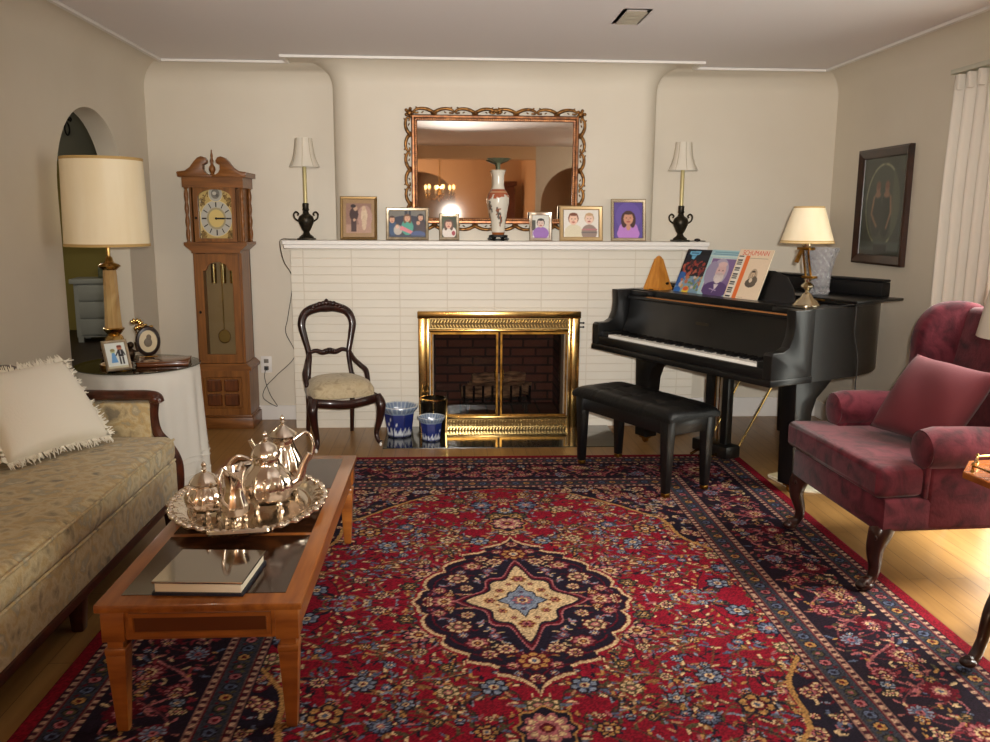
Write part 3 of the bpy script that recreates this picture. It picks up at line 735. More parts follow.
def vessel(name, label, cat, loc, rz, prof, flute, lid, spout=None, handles=(), feet=True, zfeet=.02):
    t = thing(name, label, cat, (loc[0], loc[1], H+.028), rz)
    MB().lathe(prof, 48, flute=flute).build('body', SILVER, t, smooth=60)
    if lid: 
        MB().lathe(lid, 36, flute=(12, .03, lid[0][1], lid[-1][1]-.03)).build('lid', SILVER, t, smooth=60)
        z = lid[-1][1]; MB().lathe([(.004, z-.002), (.011, z+.006), (.006, z+.012), (.010, z+.02), (.006, z+.028), (.001, z+.034)], 12).build('finial', SILVER, lastc(t), smooth=60)
    if spout: MB().tube(smooth_path(spout[0], 8), lerp_list(spout[1], len(smooth_path(spout[0], 8))), 12, fy=.8).build('spout', SILVER, t, smooth=60)
    for h in handles: MB().tube(smooth_path(h, 8), .0065, 8).build('handle', SILVER, t, smooth=60)
    if feet:
        for k in range(4):
            a = R(45+90*k); r = prof[0][0]*.95
            b = MB().tube(smooth_path([(r*math.cos(a)*.8, r*math.sin(a)*.8, zfeet+.018), (r*math.cos(a)*1.25, r*math.sin(a)*1.25, zfeet), (r*math.cos(a)*1.2, r*math.sin(a)*1.2, .006), (r*math.cos(a)*1.5, r*math.sin(a)*1.5, .004)], 4), [.010]*6+[.008]*7, 6)
            b.build('foot', SILVER, t, smooth=60)
    return t
vessel('teapot', 'large round-bellied fluted silver teapot nearest the right of the tray', 'teapot', (-.668, 3.06), R(15),
       [(.048, .024), (.062, .026), (.086, .05), (.098, .08), (.094, .112), (.074, .142), (.052, .165), (.046, .19), (.054, .202), (.050, .204)], (12, .05, .03, .16),
       [(.052, .204), (.050, .214), (.038, .236), (.016, .252), (.004, .258)], 
       ([(.075, 0, .075), (.115, 0, .10), (.135, 0, .15), (.158, 0, .195)], [.026, .02, .013, .011]), [[(-.05, 0, .185), (-.10, 0, .205), (-.135, 0, .165), (-.125, 0, .105), (-.085, 0, .075)]])
vessel('coffee_pot', 'tall fluted silver coffee pot at the back of the tray', 'coffee pot', (-.645, 3.27), R(200),
       [(.042, .03), (.052, .032), (.072, .06), (.078, .09), (.066, .13), (.046, .17), (.038, .20), (.046, .216), (.056, .222), (.05, .224)], (12, .05, .035, .18),
       [(.054, .224), (.05, .232), (.030, .246), (.012, .26), (.004, .27)],
       ([(.06, 0, .09), (.095, 0, .115), (.105, 0, .17), (.125, 0, .215)], [.022, .017, .011, .010]), [[(-.042, 0, .20), (-.09, 0, .225), (-.118, 0, .18), (-.105, 0, .12), (-.066, 0, .09)]])
vessel('sugar_bowl', 'squat lidded silver sugar bowl with two handles at the left of the tray', 'sugar bowl', (-.872, 2.985), R(70),
       [(.036, .02), (.050, .022), (.068, .045), (.072, .07), (.060, .095), (.048, .112), (.054, .122), (.05, .124)], (12, .05, .025, .1),
       [(.053, .124), (.048, .134), (.032, .152), (.012, .162), (.004, .168)], None,
       [[(.048, 0, .112), (.085, 0, .125), (.098, 0, .095), (.07, 0, .06)], [(-.048, 0, .112), (-.085, 0, .125), (-.098, 0, .095), (-.07, 0, .06)]])
vessel('cream_jug', 'slim open silver cream jug between the sugar bowl and the teapot', 'jug', (-.748, 2.905), R(75),
       [(.028, .022), (.036, .024), (.048, .045), (.05, .07), (.036, .105), (.030, .14), (.036, .175), (.044, .195), (.042, .196), (.034, .172), (.028, .14), (.03, .09)], (12, .03, .03, .12), None,
       ([(.034, 0, .172), (.048, 0, .187), (.062, 0, .202)], [.018, .014, .006]), [[(-.038, 0, .185), (-.075, 0, .215), (-.098, 0, .175), (-.085, 0, .11), (-.046, 0, .07)]])

# ------------------------------------------------------------------ round table, cloth and what stands on it
TXc, TYc, TZ = -1.755, 4.87, .672
rt_ = thing('round_table', 'small round side table hidden under a white cloth by the arch', 'side table', (TXc, TYc, 0))
MB().lathe([(.30, TZ-.03), (.31, TZ-.026), (.31, TZ-.012), (.30, TZ-.01)], 40).build('table_top', FRUIT, rt_)
b = MB().lathe([(.20, 0), (.20, .02), (.05, .05), (.035, .1), (.035, TZ-.03)], 20); b.build('pedestal', FRUIT, rt_)
b = MB(); tb = bmesh.new(); n = 144; rings = []
zs = [TZ-.006, TZ-.007, TZ-.014, TZ-.04] + [TZ-.04-(TZ-.05)*k/10 for k in range(1, 11)]
for k, z in enumerate(zs):
    t = max(0, (k-2)/(len(zs)-3)); ring = []
    for i in range(n):
        a = 2*PI*i/n
        f = math.sin(13*a+.6*math.sin(2*a))*.6+math.sin(21*a+1)*.4
        r = {0: .30, 1: .318, 2: .326}.get(k, .328 + .028*t + .017*f*t**.6)
        if k == 13: z = .012+.004*math.sin(9*a)
        ring.append(tb.verts.new((r*math.cos(a), r*math.sin(a), z)))
    rings.append(ring)
c0 = tb.verts.new((0, 0, TZ-.006))
for i in range(n): tb.faces.new((c0, rings[0][i], rings[0][(i+1) % n]))
for A_, B_ in zip(rings, rings[1:]):
    for i in range(n): tb.faces.new((A_[i], B_[i], B_[(i+1) % n], A_[(i+1) % n]))
b._add(tb); cl = thing('tablecloth', 'floor-length white cloth draped over the round side table', 'tablecloth', (TXc, TYc, 0))
b.build('cloth', LINEN, cl, smooth=180)
b = MB()
for zz in (.165, .135, .06):
    b.tube([((.356+.017*(math.sin(13*a+.6*math.sin(2*a))*.6+math.sin(21*a+1)*.4)*.9)*math.cos(a), (.356+.017*(math.sin(13*a+.6*math.sin(2*a))*.6+math.sin(21*a+1)*.4)*.9)*math.sin(a), zz) for a in [2*PI*i/144 for i in range(144)]], .003, 4, closed=True)
b.build('lace_band', LINEN, cl, smooth=0)
gt = MB().lathe([(.334, TZ-.004), (.338, TZ-.001), (.334, TZ+.003), (0, TZ+.003)], 64, cap=True).build('glass_top', glassmat('table_glass', (.42, .42, .36), .35), smooth=40, loc=(TXc, TYc, 0))
tag(gt, 'round glass plate covering the top of the white-clothed table', 'glass top')
TG = TZ+.004
lm = thing('table_lamp', 'tall table lamp with big cream drum shade and onyx column on the round table', 'lamp', (-1.835, 4.76, TG))
MB().lathe([(.085, 0), (.085, .018), (.06, .03), (.05, .05), (.062, .06), (.05, .08), (.03, .10), (.05, .125), (.056, .14), (.04, .15)], 24).build('base', BRASSD, lm)
FIGM = M('dark_bronze', (54, 40, 26), .35, .8)
for k in range(3):
    a = R(30+120*k); cx, cy = .075*math.cos(a), .075*math.sin(a)
    b = MB().sphere((cx, cy, .065), .026, (1, 1, 1.5), 10).sphere((cx*1.05, cy*1.05, .115), .019, (1, 1, 1.1), 10)
    b.tube([(cx, cy, .085), (cx*1.5, cy*1.5, .08), (cx*1.4, cy*1.4, .13)], [.012, .009, .007], 6).tube([(cx, cy, .04), (cx*1.5, cy*1.5, .02), (cx*1.3, cy*1.3, .005)], [.014, .011, .009], 6)
    b.build('figure', FIGM, lm, smooth=180)
MB().lathe([(.05, .15), (.044, .17), (.032, .18), (.044, .195), (.058, .215), (.05, .22)], 24).build('collar', BRASS, lm)
MB().lathe([(.046, .22), (.042, .30), (.037, .50), (.035, .535)], 10).build('column', ONYX, lm, smooth=0)
MB().lathe([(.036, .535), (.045, .545), (.06, .555), (.05, .565), (.025, .575), (.018, .60), (.010, .61), (.010, .72), (.018, .72), (.018, .78)], 20).build('capital', BRASS, lm)
sh = MB().lathe([(.213, .665), (.215, .665), (.204, 1.125), (.202, 1.125), (.2115, .67)], 64, cap=False).build('lamp_shade', SHADEC, lm, smooth=60)
TRIMC = M('shade_trim', (190, 156, 96), .7)
MB().lathe([(.2165, .663), (.2175, .678), (.2145, .678), (.2135, .663), (.2165, .663)], 64, cap=False).build('shade_trim', TRIMC, sh)
MB().lathe([(.2055, 1.113), (.2055, 1.128), (.2025, 1.128), (.2025, 1.113), (.2055, 1.113)], 64, cap=False).build('shade_trim', TRIMC, sh)
b = MB()
for k in range(3):
    a = R(120*k); b.tube([(0, 0, 1.13), (.202*math.cos(a), .202*math.sin(a), 1.115)], .003, 6)
b.tube([(0, 0, .78), (.05, 0, .86), (.05, 0, 1.0), (0, 0, 1.13)], .003, 6); b.build('shade_harp', BRASS, sh)
# photo frames: one builder, every photo different
def photo_frame(label, loc, w, h, can, mat, border, rz=0.0, tilt=12, group=None, thick=.014, cat='photo frame'):
    t = thing('framed_photograph', label, cat, loc, rz, group)
    tl = R(-tilt)
    def at(y, z): return (0, y*math.cos(tl)-z*math.sin(tl), y*math.sin(tl)+z*math.cos(tl))
    up_ = math.sin(R(tilt))*thick*.5
    MB().frame(w, h, [(0, 0), (0, -thick*.7), (border*.25, -thick), (border*.8, -thick*.8), (border, -thick*.45), (border, 0)]).build('frame', mat, t, rot=(tl, 0, 0), loc=(0, at(0, h/2)[1], at(0, h/2)[2]+up_), smooth=20)
    can.blur(1)
    p = can.mesh('photograph', PAINTG, t, rot=(tl, 0, 0), loc=(0, at(-thick*.4, h/2)[1], at(-thick*.4, h/2)[2]+up_))
    MB().b2(-w/2+.004, w/2-.004, -.001, .002, -h/2+.004, h/2-.004).build('back_panel', M('frame_back', (30, 24, 20), .8), t, rot=(tl, 0, 0), loc=(0, at(0, h/2)[1]+.002, at(0, h/2)[2]+up_), smooth=0)
    b = MB(); zt = h*.62; y0 = at(.003, zt)[1]; z0 = at(.003, zt)[2]
    b.prism([(y0, z0+up_), (y0+.006, z0+up_), (y0+h*.26, 0.001), (y0+h*.24, 0.0)], -.02, .02, 'x'); b.build('easel', M('easel_back', (28, 22, 20), .8), t, smooth=0)
    return t
def face(c, x, y, r, skin, hair, hs=1.0, long=False, bald=False, smile=True):
    if long:
        c.ell(x-r*.72, y-r*.25, r*.5, r*1.25, hair); c.ell(x+r*.72, y-r*.25, r*.5, r*1.25, hair); c.ell(x, y+r*.25, r*1.05, r*1.1, hair)
    elif not bald: c.ell(x, y+r*.18, r*.98*hs, r*1.12, hair)
    c.ell(x, y, r*.82, r*1.05, skin)
    if not bald: c.ell(x, y+r*.95, r*.8, r*.28, hair)
    d = tuple(v*.45 for v in skin); c.ell(x-r*.33, y+r*.12, r*.12, r*.07, d); c.ell(x+r*.33, y+r*.12, r*.12, r*.07, d)
    c.ell(x, y-r*.2, r*.1, r*.12, tuple(v*.86 for v in skin))
    c.ell(x, y-r*.5, r*.34, r*.1, (170, 70, 66) if smile else d)
    c.ell(x+r*.45, y-r*.25, r*.2, r*.2, tuple(min(255, v*1.04) for v in skin))
SK = (222, 170, 138)
# drawing of two children, on the round table
c = Can(.105, .14, 60, 80, (226, 232, 226))
c.ell(.036, .095, .013, .013, (190, 205, 160)); c.poly([(.02, .03), (.056, .03), (.044, .085), (.03, .085)], (104, 160, 214)); c.ell(.036, .10, .012, .008, (150, 140, 90))
c.ell(.074, .112, .013, .013, (190, 120, 90)); c.ell(.074, .119, .013, .007, (120, 50, 30)); c.rect(.062, .062, .09, .10, (34, 34, 38)); c.rect(.064, .02, .072, .06, (44, 40, 44)); c.rect(.08, .02, .088, .06, (44, 40, 44)); c.rect(.074, .075, .078, .098, (230, 230, 230))
c.line([(.062, .09), (.05, .07)], .006, (34, 34, 38)); c.line([(.09, .09), (.097, .07)], .006, (34, 34, 38)); c.rect(0, 0, .105, .012, (206, 200, 170))
photo_frame('silver photo frame with a picture of two small children beside the tall lamp', (-1.765, 4.615, TG), .135, .17, c, PEWTER, .015, rz=R(42), tilt=22)
# small gilt oval cameo frame with flower
cf = thing('cameo_ornament', 'oval dark frame with cream cameo and gilt flower on a tiny stand', 'ornament', (-1.735, 4.99, TG), R(28))
cf.scale = (.88, .88, .88)
BLK = M('cameo_black', (38, 22, 18), .35)
MB().lathe([(.074, -.012), (.078, 0), (.072, .012), (.058, .016), (.056, .004), (.056, -.012)], 36, at=(0, 0, .125), sy=1.3, sx=1, mat=Matrix.Rotation(R(90), 4, 'X')).build('oval_frame', BLK, cf)
MB().lathe([(0, .0), (.056, .0), (.056, .006), (.03, .009), (0, .009)], 32, at=(0, 0, .125), sy=1.3, mat=Matrix.Rotation(R(90), 4, 'X')).build('cameo', M('cameo_cream', (214, 196, 160), .5), cf)
MB().sphere((-.002, -.010, .118), .026, (1, .25, 1.2), 12).sphere((.004, -.012, .152), .016, (1, .4, 1.25), 10).build('cameo_relief', M('relief', (120, 108, 92), .6), lastc(cf), smooth=180)
b = MB().b2(-.055, .055, -.012, .014, .012, .026, bev=.004).b2(-.06, -.045, -.03, .03, 0, .014, bev=.003).b2(.045, .06, -.03, .03, 0, .014, bev=.003)
b.build('stand', BRASSD, cf)
b = MB(); rs = random.Random(9)
b.tube([(-.055, 0, .10), (-.07, 0, .20), (-.068, -.004, .235)], .004, 6)
for k in range(9):
    a = R(-50+k*30); b.sphere((-.066+.03*math.sin(a), -.006+.008*(k % 2), .24+.024*math.cos(a)), .016, (.7, .5, 1.2), 8, rot=(0, a, 0))
for k in range(4): b.sphere((-.03+k*.018, 0, .225-.006*k+.015*(k % 2)), .011, (1.4, .5, .8), 8)
b.build('gilt_flower', BRASS, cf, smooth=180)
# flat wooden box
wb = thing('wooden_box', 'flat brown wooden box lying on the right of the round table', 'box', (-1.605, 4.86, TG), R(12))
MB().b2(-.135, .135, -.10, .10, 0, .018, bev=.003).build('box_body', M('box_wood', (112, 62, 28), .3, col2=(88, 44, 18), scale=5, stretch=(1, 7, 1), coat=.4), wb)
MB().b2(-.138, .138, -.103, .103, .018, .026, bev=.003).build('box_lid', M('box_wood_top', (120, 70, 34), .2, col2=(92, 48, 20), scale=5, stretch=(1, 7, 1), coat=.5), wb)

# ------------------------------------------------------------------ grandfather clock
gc = thing('grandfather_clock', 'tall oak grandfather clock with brass dial and pendulum in the left corner', 'clock', (-1.595, 6.17, 0))
gc.scale = (.87, 1, 1)
yf, yb = -.15, .145     # front/back in local y
b = MB().b2(-.235, .235, yf, yb, 0, .085, bev=.006).b2(-.225, .225, yf+.01, yb, .085, .10, bev=.006); b.build('plinth', OAKH, gc)
b = MB().b2(-.215, .215, yf+.012, yb, .10, .425); b.build('base_case', OAK, gc, smooth=0)
bc = lastc(gc)
MB().frame(.40, .32, [(0, 0), (0, -.010), (.045, -.010), (.052, 0)]).build('panel_frame', OAK, bc, loc=(0, yf+.012, .265))
DK = M('oak_panel', (106, 56, 20), .4, col2=(74, 36, 12), scale=6, stretch=(7, 7, 1))
for sx in (-1, 1):
    for sz in (-1, 1):
        MB().box((sx*.069, yf+.008, .265+sz*.052), (.118, .02, .088), bev=.009, seg=1).build('raised_panel', DK, bc, smooth=0)
b = MB().prism([(-.235, .425), (.235, .425), (.235, .445), (.2, .475), (-.2, .475), (-.235, .445)], yf, yb, 'y'); b.build('waist_moulding', OAKH, gc, smooth=0)
# waist: sides, back, front door frame with glass
b = MB().b2(-.19, -.17, yf+.035, yb, .475, 1.25).b2(.17, .19, yf+.035, yb, .475, 1.25).b2(-.19, .19, yb-.02, yb, .475, 1.25); b.build('waist_case', OAK, gc, smooth=0)
MB().b2(-.168, .168, yb-.03, yb-.021, .48, 1.24).build('waist_back', M('clock_inner', (150, 118, 76), .6), lastc(gc), smooth=0)
def arch_poly(x, z0, z1, rise, k=16):
    return [(-x, z0), (x, z0)] + [(x*math.cos(PI*i/k), z1+rise*math.sin(PI*i/k)) for i in range(k+1)]
dr = MB()
dr.b2(-.17, -.115, yf+.02, yf+.04, .478, 1.245).b2(.115, .17, yf+.02, yf+.04, .478, 1.245).b2(-.115, .115, yf+.02, yf+.04, .478, .54)
k = 18; P = []
for i in range(k):
    x0, x1 = -.115+.23*i/k, -.115+.23*(i+1)/k
    f = lambda x: 1.13+.06*math.sqrt(max(0, 1-(x/.085)**2)) if abs(x) < .085 else 1.13
    dr.prism([(x0, f(x0)), (x1, f(x1)), (x1, 1.245), (x0, 1.245)], yf+.02, yf+.04, 'y')
door = dr.build('waist_door', OAK, gc, smooth=0)
MB().b2(-.118, .118, yf+.028, yf+.031, .535, 1.2).build('door_glass', GLASS, door, smooth=0)
MB().lathe([(.006, 0), (.010, .006), (.006, .012)], 12, at=(-.15, yf+.02, .84), mat=Matrix.Rotation(R(90), 4, 'X')).build('door_knob', IRON, door)
pd = MB().b2(-.004, .004, -.03, -.026, .66, 1.24).lathe([(.0, -.006), (.045, -.004), (.05, 0), (.045, .004), (0, .006)], 32, at=(.0, -.03, .655), mat=Matrix.Rotation(R(90), 4, 'X')).build('pendulum', BRASS, gc)
for x in (-.075, 0, .075):
    wt = MB().lathe([(.0, 1.03), (.022, 1.032), (.022, 1.17), (0, 1.172)], 16, at=(x, .02, 0)).build('weight', M('weight_brass%d' % int(x*1000), (214, 190, 130), .15, 1.0), gc)
b = MB().prism([(-.19, 1.25), (.19, 1.25), (.19, 1.265), (.245, 1.305), (.245, 1.325), (-.245, 1.325), (-.245, 1.305), (-.19, 1.265)], yf, yb, 'y'); b.build('hood_moulding', OAKH, gc, smooth=0)
# hood
b = MB().b2(-.20, -.185, yf+.05, yb, 1.325, 1.71).b2(.185, .20, yf+.05, yb, 1.325, 1.71).b2(-.2, .2, yb-.02, yb, 1.325, 1.72).b2(-.2, .2, yf+.07, yb, 1.70, 1.72); b.build('hood_case', OAK, gc, smooth=0)
hd = MB().b2(-.165, -.13, yf+.03, yf+.05, 1.328, 1.715).b2(.13, .165, yf+.03, yf+.05, 1.328, 1.715).b2(-.13, .13, yf+.03, yf+.05, 1.328, 1.352)
for i in range(k):
    x0, x1 = -.13+.26*i/k, -.13+.26*(i+1)/k
    f = lambda x: 1.628+.055*math.sqrt(max(0, 1-(x/.131)**2))
    hd.prism([(x0, f(x0)), (x1, f(x1)), (x1, 1.715), (x0, 1.715)], yf+.03, yf+.05, 'y')
hdo = hd.build('hood_door', OAK, gc, smooth=0)
MB().lathe([(.006, 0), (.009, .006), (.005, .012)], 12, at=(-.148, yf+.03, 1.49), mat=Matrix.Rotation(R(90), 4, 'X')).build('door_knob', IRON, hdo)
# dial
DW, DH = .262, .37
c = Can(DW, DH, 130, 184, (196, 168, 104))
cx, cy, rr = DW/2, .145, .121
def dl(): return np.hypot(c.X-cx, c.Y-cy), np.arctan2(c.Y-cy, c.X-cx)
rs = random.Random(5)
for sx in (-1, 1):
    for sy in (-1, 1):
        for _ in range(40):
            x, y = cx+sx*rs.uniform(.085, .125), cy+sy*rs.uniform(.085, .135); c.ell(x, y, rs.uniform(.004, .011), rs.uniform(.003, .007), rs.choice([(120, 94, 50), (146, 116, 64), (96, 74, 42)]), rs.uniform(0, 3))
for _ in range(90):
    a = rs.uniform(.2, PI-.2); q_ = rs.uniform(.075, .11); c.ell(cx+q_*math.cos(a), .285+.9*(q_*math.sin(a))*.75-.02, .006, .004, rs.choice([(110, 84, 46), (140, 110, 60)]), rs.uniform(0, 3))
d, th = dl(); c.put(d < rr+.004, (226, 204, 140)); c.put(d < rr, (188, 184, 172)); c.put(d < rr*.62, (170, 158, 124)); c.put(d < rr*.5, (216, 190, 120))
for hh in range(12):
    a = hh*PI/6; c.line([(cx+rr*.68*math.cos(a), cy+rr*.68*math.sin(a)), (cx+rr*.92*math.cos(a), cy+rr*.92*math.sin(a))], .007 if hh % 3 else .010, (50, 46, 44))
mx_, my_ = cx, .312
d2 = np.hypot(c.X-mx_, c.Y-my_); c.put(d2 < .056, (226, 208, 150)); c.put(d2 < .052, (176, 172, 160)); c.put(d2 < .034, (120, 116, 108)); c.ell(mx_-.008, my_+.004, .016, .012, (196, 190, 176)); c.ell(mx_+.012, my_-.01, .012, .01, (86, 84, 82))
c.mesh('dial', paintmat('dial_paint', .25, .3), gc, loc=(0, yf+.062, 1.352+DH/2-.01))
dial = lastc(gc)
b = MB().box((.028, -.006, 0), (.075, .002, .012)).box((.046, -.008, .002), (.1, .002, .006)).sphere((0, -.006, 0), .009, (1, .4, 1), 12); b.build('clock_hands', IRON, dial, loc=(0, 0, cy-DH/2), smooth=0)
# turned columns at the hood corners
for x in (-.215, .215):
    for y in (yf+.028, yb-.03):
        pr = [(.016, 1.325)] + [(.010+.007*abs(math.sin(i*PI/5)), 1.335+i*.0175) for i in range(21)] + [(.016, 1.69), (.018, 1.70)]
        MB().lathe(pr, 12, at=(x, y, 0)).build('column', OAK, gc, smooth=60)
# scrolled pediment
b = MB().b2(-.235, .235, yf, yb, 1.695, 1.765)
for sx in (-1, 1):
    ptsx = [(.245, 1.765), (.27, 1.79), (.262, 1.80), (.205, 1.806), (.165, 1.83), (.135, 1.865), (.105, 1.892), (.075, 1.902), (.05, 1.895), (.037, 1.875), (.04, 1.858), (.055, 1.85), (.066, 1.846), (.066, 1.815), (.05, 1.792), (.03, 1.782), (0, 1.78), (0, 1.765)]
    b.prism([(sx*x, z) for x, z in ptsx], yf-.012, yf+.05, 'y', bev=.003)
    b.b2(sx*.205, sx*.262, yf-.01, yb, 1.765, 1.80)
b.build('pediment', OAKH, gc, smooth=30)
MB().lathe([(.022, 1.775), (.014, 1.79), (.024, 1.81), (.024, 1.83), (.010, 1.85), (.014, 1.875), (.008, 1.89), (.010, 1.91), (.004, 1.935), (.006, 1.94), (.001, 1.948)], 16, at=(0, yf+.02, 0)).build('finial', OAK, gc)
# ------------------------------------------------------------------ mirror over the mantel
mr = thing('wall_mirror', 'large rectangular mirror in carved gilt frame above the mantel', 'mirror', (.338, 6.095, 1.83))
MW, MH = 1.165, .74
MB().frame(MW, MH, [(0, 0), (0, -.02), (.008, -.034), (.02, -.034), (.026, -.024), (.036, -.022), (.042, -.012), (.042, 0)]).build('frame', M('frame_gilt', (150, 100, 62), .34, .7, col2=(96, 58, 38), scale=30), mr, smooth=20)
fr = lastc(mr)
b = MB(); k = 76
for i in range(k): b.sphere((-MW/2+.03+i*(MW-.06)/(k-1), -.024, MH/2-.030), .006, (1, 1, 1), 6).sphere((-MW/2+.03+i*(MW-.06)/(k-1), -.024, -MH/2+.030), .006, (1, 1, 1), 6)
for i in range(48): b.sphere((-MW/2+.030, -.024, -MH/2+.03+i*(MH-.06)/47), .006, (1, 1, 1), 6).sphere((MW/2-.030, -.024, -MH/2+.03+i*(MH-.06)/47), .006, (1, 1, 1), 6)
b.build('beading', GILT, fr, smooth=180)
MB().b2(-MW/2+.04, MW/2-.04, -.010, -.006, -MH/2+.04, MH/2-.04).build('mirror_glass', MIRROR, mr, smooth=0)
def scroll(L, n):          # carved leaf scroll along x, from 0 outwards in +z
    b = MB(); p = L/n
    for i in range(n):
        x0 = -L/2+i*p; s = 1 if i % 2 else -1
        P = [(x0-.12*p if s > 0 else x0+1.12*p, 0, .004)]
        for q_, z in ((.12, .022), (.38, .036), (.70, .038), (.94, .024), (.90, .010), (.74, .012)):
            P.append((x0+(q_*p if s > 0 else p-q_*p), -.012, z))
        sp = smooth_path(P, 5); b.tube(sp, lerp_list([.012, .013, .011, .008, .006], len(sp)), 6)
        xm = x0+.5*p
        b.sphere((xm+s*.32*p, -.012, .042), .009, (1.5, .8, .7), 8, rot=(0, -s*.7, 0)).sphere((xm-s*.22*p, -.01, .030), .008, (1.6, .8, .6), 8, rot=(0, s*.9, 0)).sphere((xm+s*.05*p, -.01, .015), .007, (1.5, .8, .7), 8, rot=(0, s*.5, 0))
    return b
for nm, L, n, loc, rot in (('top', MW, 8, (0, -.012, MH/2), 0), ('bot', MW, 8, (0, -.012, -MH/2), 180), ('l', MH, 6, (-MW/2, -.012, 0), -90), ('r', MH, 6, (MW/2, -.012, 0), 90)):
    scroll(L-.03, n).build('carved_scroll', GILT, mr, smooth=180, loc=loc, rot=(0, R(rot), 0))
for sx in (-1, 1):
    for sz in (-1, 1):
        b = MB().sphere((sx*(MW/2+.01), -.02, sz*(MH/2+.01)), .024, (1, .7, 1), 10)
        for a in range(0, 360, 72): b.sphere((sx*(MW/2+.012)+.025*math.cos(R(a)), -.022, sz*(MH/2+.012)+.025*math.sin(R(a))), .012, (1, .7, 1), 8)
        b.build('corner_rosette', GILT, mr, smooth=180)
b = MB().sphere((0, -.024, MH/2+.028), .016, (1.6, .8, 1), 10)
for sx in (-1, 1): b.sphere((sx*.03, -.022, MH/2+.02), .013, (1.5, .7, .8), 8)
b.build('crest_shell', GILT, mr, smooth=180)

# ------------------------------------------------------------------ on the mantel
MZ = 1.345
def mantel_lamp(loc, label):
    t = thing('mantel_lamp', label, 'lamp', loc, 0, 'slim urn lamps on the mantel')
    b = MB().b2(-.056, .056, -.056, .056, 0, .014, bev=.003).lathe([(.048, .014), (.05, .022), (.026, .04), (.02, .055), (.03, .07), (.05, .115), (.054, .14), (.046, .16), (.022, .18), (.018, .195), (.024, .205), (.02, .215), (.022, .245), (.018, .25)], 24)
    b.build('urn_base', BRONZE, t)
    for s in (-1, 1):
        pts = smooth_path([(s*.045, 0, .125), (s*.075, 0, .145), (s*.082, 0, .175), (s*.066, 0, .19), (s*.05, 0, .178), (s*.058, 0, .165)], 6)
        MB().tube(pts, .006, 8).build('urn_handle', BRONZE, firstc(t))
    MB().lathe([(.013, .25), (.013, .50), (.010, .51)], 16).build('candle_stem', M('stem_ivory', (196, 182, 130), .4, .3), t)
    s = MB().lathe([(.100, .488), (.101, .492), (.082, .53), (.068, .575), (.060, .625), (.054, .68), (.052, .68), (.0585, .625), (.0665, .575), (.0805, .53), (.0985, .49)], 40, cap=False).build('lamp_shade', SHADEW, t, smooth=60)
    b = MB()
    for k in range(8):
        a = 2*PI*k/8; b.tube([(r*math.cos(a), r*math.sin(a), z) for r, z in [(.101, .49), (.083, .53), (.069, .575), (.061, .625), (.055, .68)]], .0018, 4)
    b.build('shade_ribbing', M('rib_cloth%d' % int(loc[0]), (176, 162, 136), .8), s, smooth=0)
    return t
ml = mantel_lamp((-.965, 5.985, MZ), 'slim lamp with white bell shade and black urn base, left end of mantel')
mantel_lamp((1.64, 5.985, MZ), 'slim lamp with white bell shade and black urn base, right end of mantel')
def cord(name, label, pts, r=.0027, mat=CORD, plug=None):
    b = MB().tube(smooth_path(pts, 10), r, 6)
    t = thing(name, label, 'cord', (0, 0, 0)); b.build('wire', mat, t, smooth=180)
    if plug: MB().b2(plug[0]-.012, plug[0]+.012, plug[1]-.03, plug[1], plug[2]-.012, plug[2]+.012, bev=.004).build('plug', mat, t)
    return t
cord('lamp_cord', 'dark lamp cord hanging from left mantel end down to the wall outlet',
     [(-1.02, 5.985, MZ+.006), (-1.08, 5.95, MZ+.007), (-1.115, 5.91, MZ+.008), (-1.133, 5.905, MZ-.02), (-1.13, 6.0, 1.2), (-1.125, 6.28, 1.05), (-1.17, 6.295, .78), (-1.19, 6.295, .66), (-1.13, 6.295, .49), (-1.27, 6.295, .34), (-1.35, 6.285, .255), (-1.37, 6.285, .17), (-1.27, 6.275, .11), (-1.32, 6.28, .20), (-1.355, 6.285, .32), (-1.345, 6.27, .385)], plug=(-1.345, 6.313, .392))
cord('lamp_cord', 'short dark cord with inline switch at the right end of the mantel',
     [(1.69, 5.97, MZ+.006), (1.74, 5.95, MZ+.006), (1.78, 5.95, MZ+.006), (1.815, 5.96, MZ+.006)])
MB().sphere((1.755, 5.95, MZ+.013), .013, (1.8, 1, .9), 10).build('inline_switch', CORD, bpy.data.objects['lamp_cord.001'], smooth=180)
ol = thing('wall_outlet', 'white double wall outlet beside the grandfather clock', 'outlet', (-1.345, YB, .42))
MB().b2(-.04, .04, -.007, 0, -.062, .062, bev=.003).build('cover_plate', TRIMW, ol)
for z in (-.026, .026): MB().b2(-.017, .017, -.010, -.006, z-.015, z+.015, bev=.002).build('socket', M('socket_ivory%d' % int(z*100), (120, 112, 100), .5), ol)
# family photographs, left to right
c = Can(.235, .265, 80, 90, (150, 120, 92))
c.rect(0, 0, .235, .265, (160, 128, 88)); c.rect(.03, .03, .205, .235, (148, 112, 96)); c.rect(.03, .03, .205, .09, (176, 140, 120)); c.ell(.16, .14, .05, .08, (178, 140, 126))
c.rect(.065, .04, .10, .18, (64, 38, 36)); c.ell(.085, .16, .03, .045, (62, 36, 34)); c.ell(.095, .20, .014, .018, (196, 160, 130)); c.ell(.08, .216, .018, .012, (40, 24, 24)); c.ell(.088, .12, .01, .01, (200, 160, 130))
c.ell(.155, .15, .022, .055, (214, 190, 160)); c.ell(.155, .10, .016, .05, (206, 180, 150)); c.ell(.152, .20, .014, .018, (206, 176, 146)); c.grain(.15)
mf = photo_frame('brown sepia wedding photo in bronze frame, leftmost of the mantel photographs', (-.61, 6.0, MZ), .255, .30, c, M('bronze_frame', (150, 124, 82), .3, .8), .02, tilt=9, group='framed photographs on the mantel')
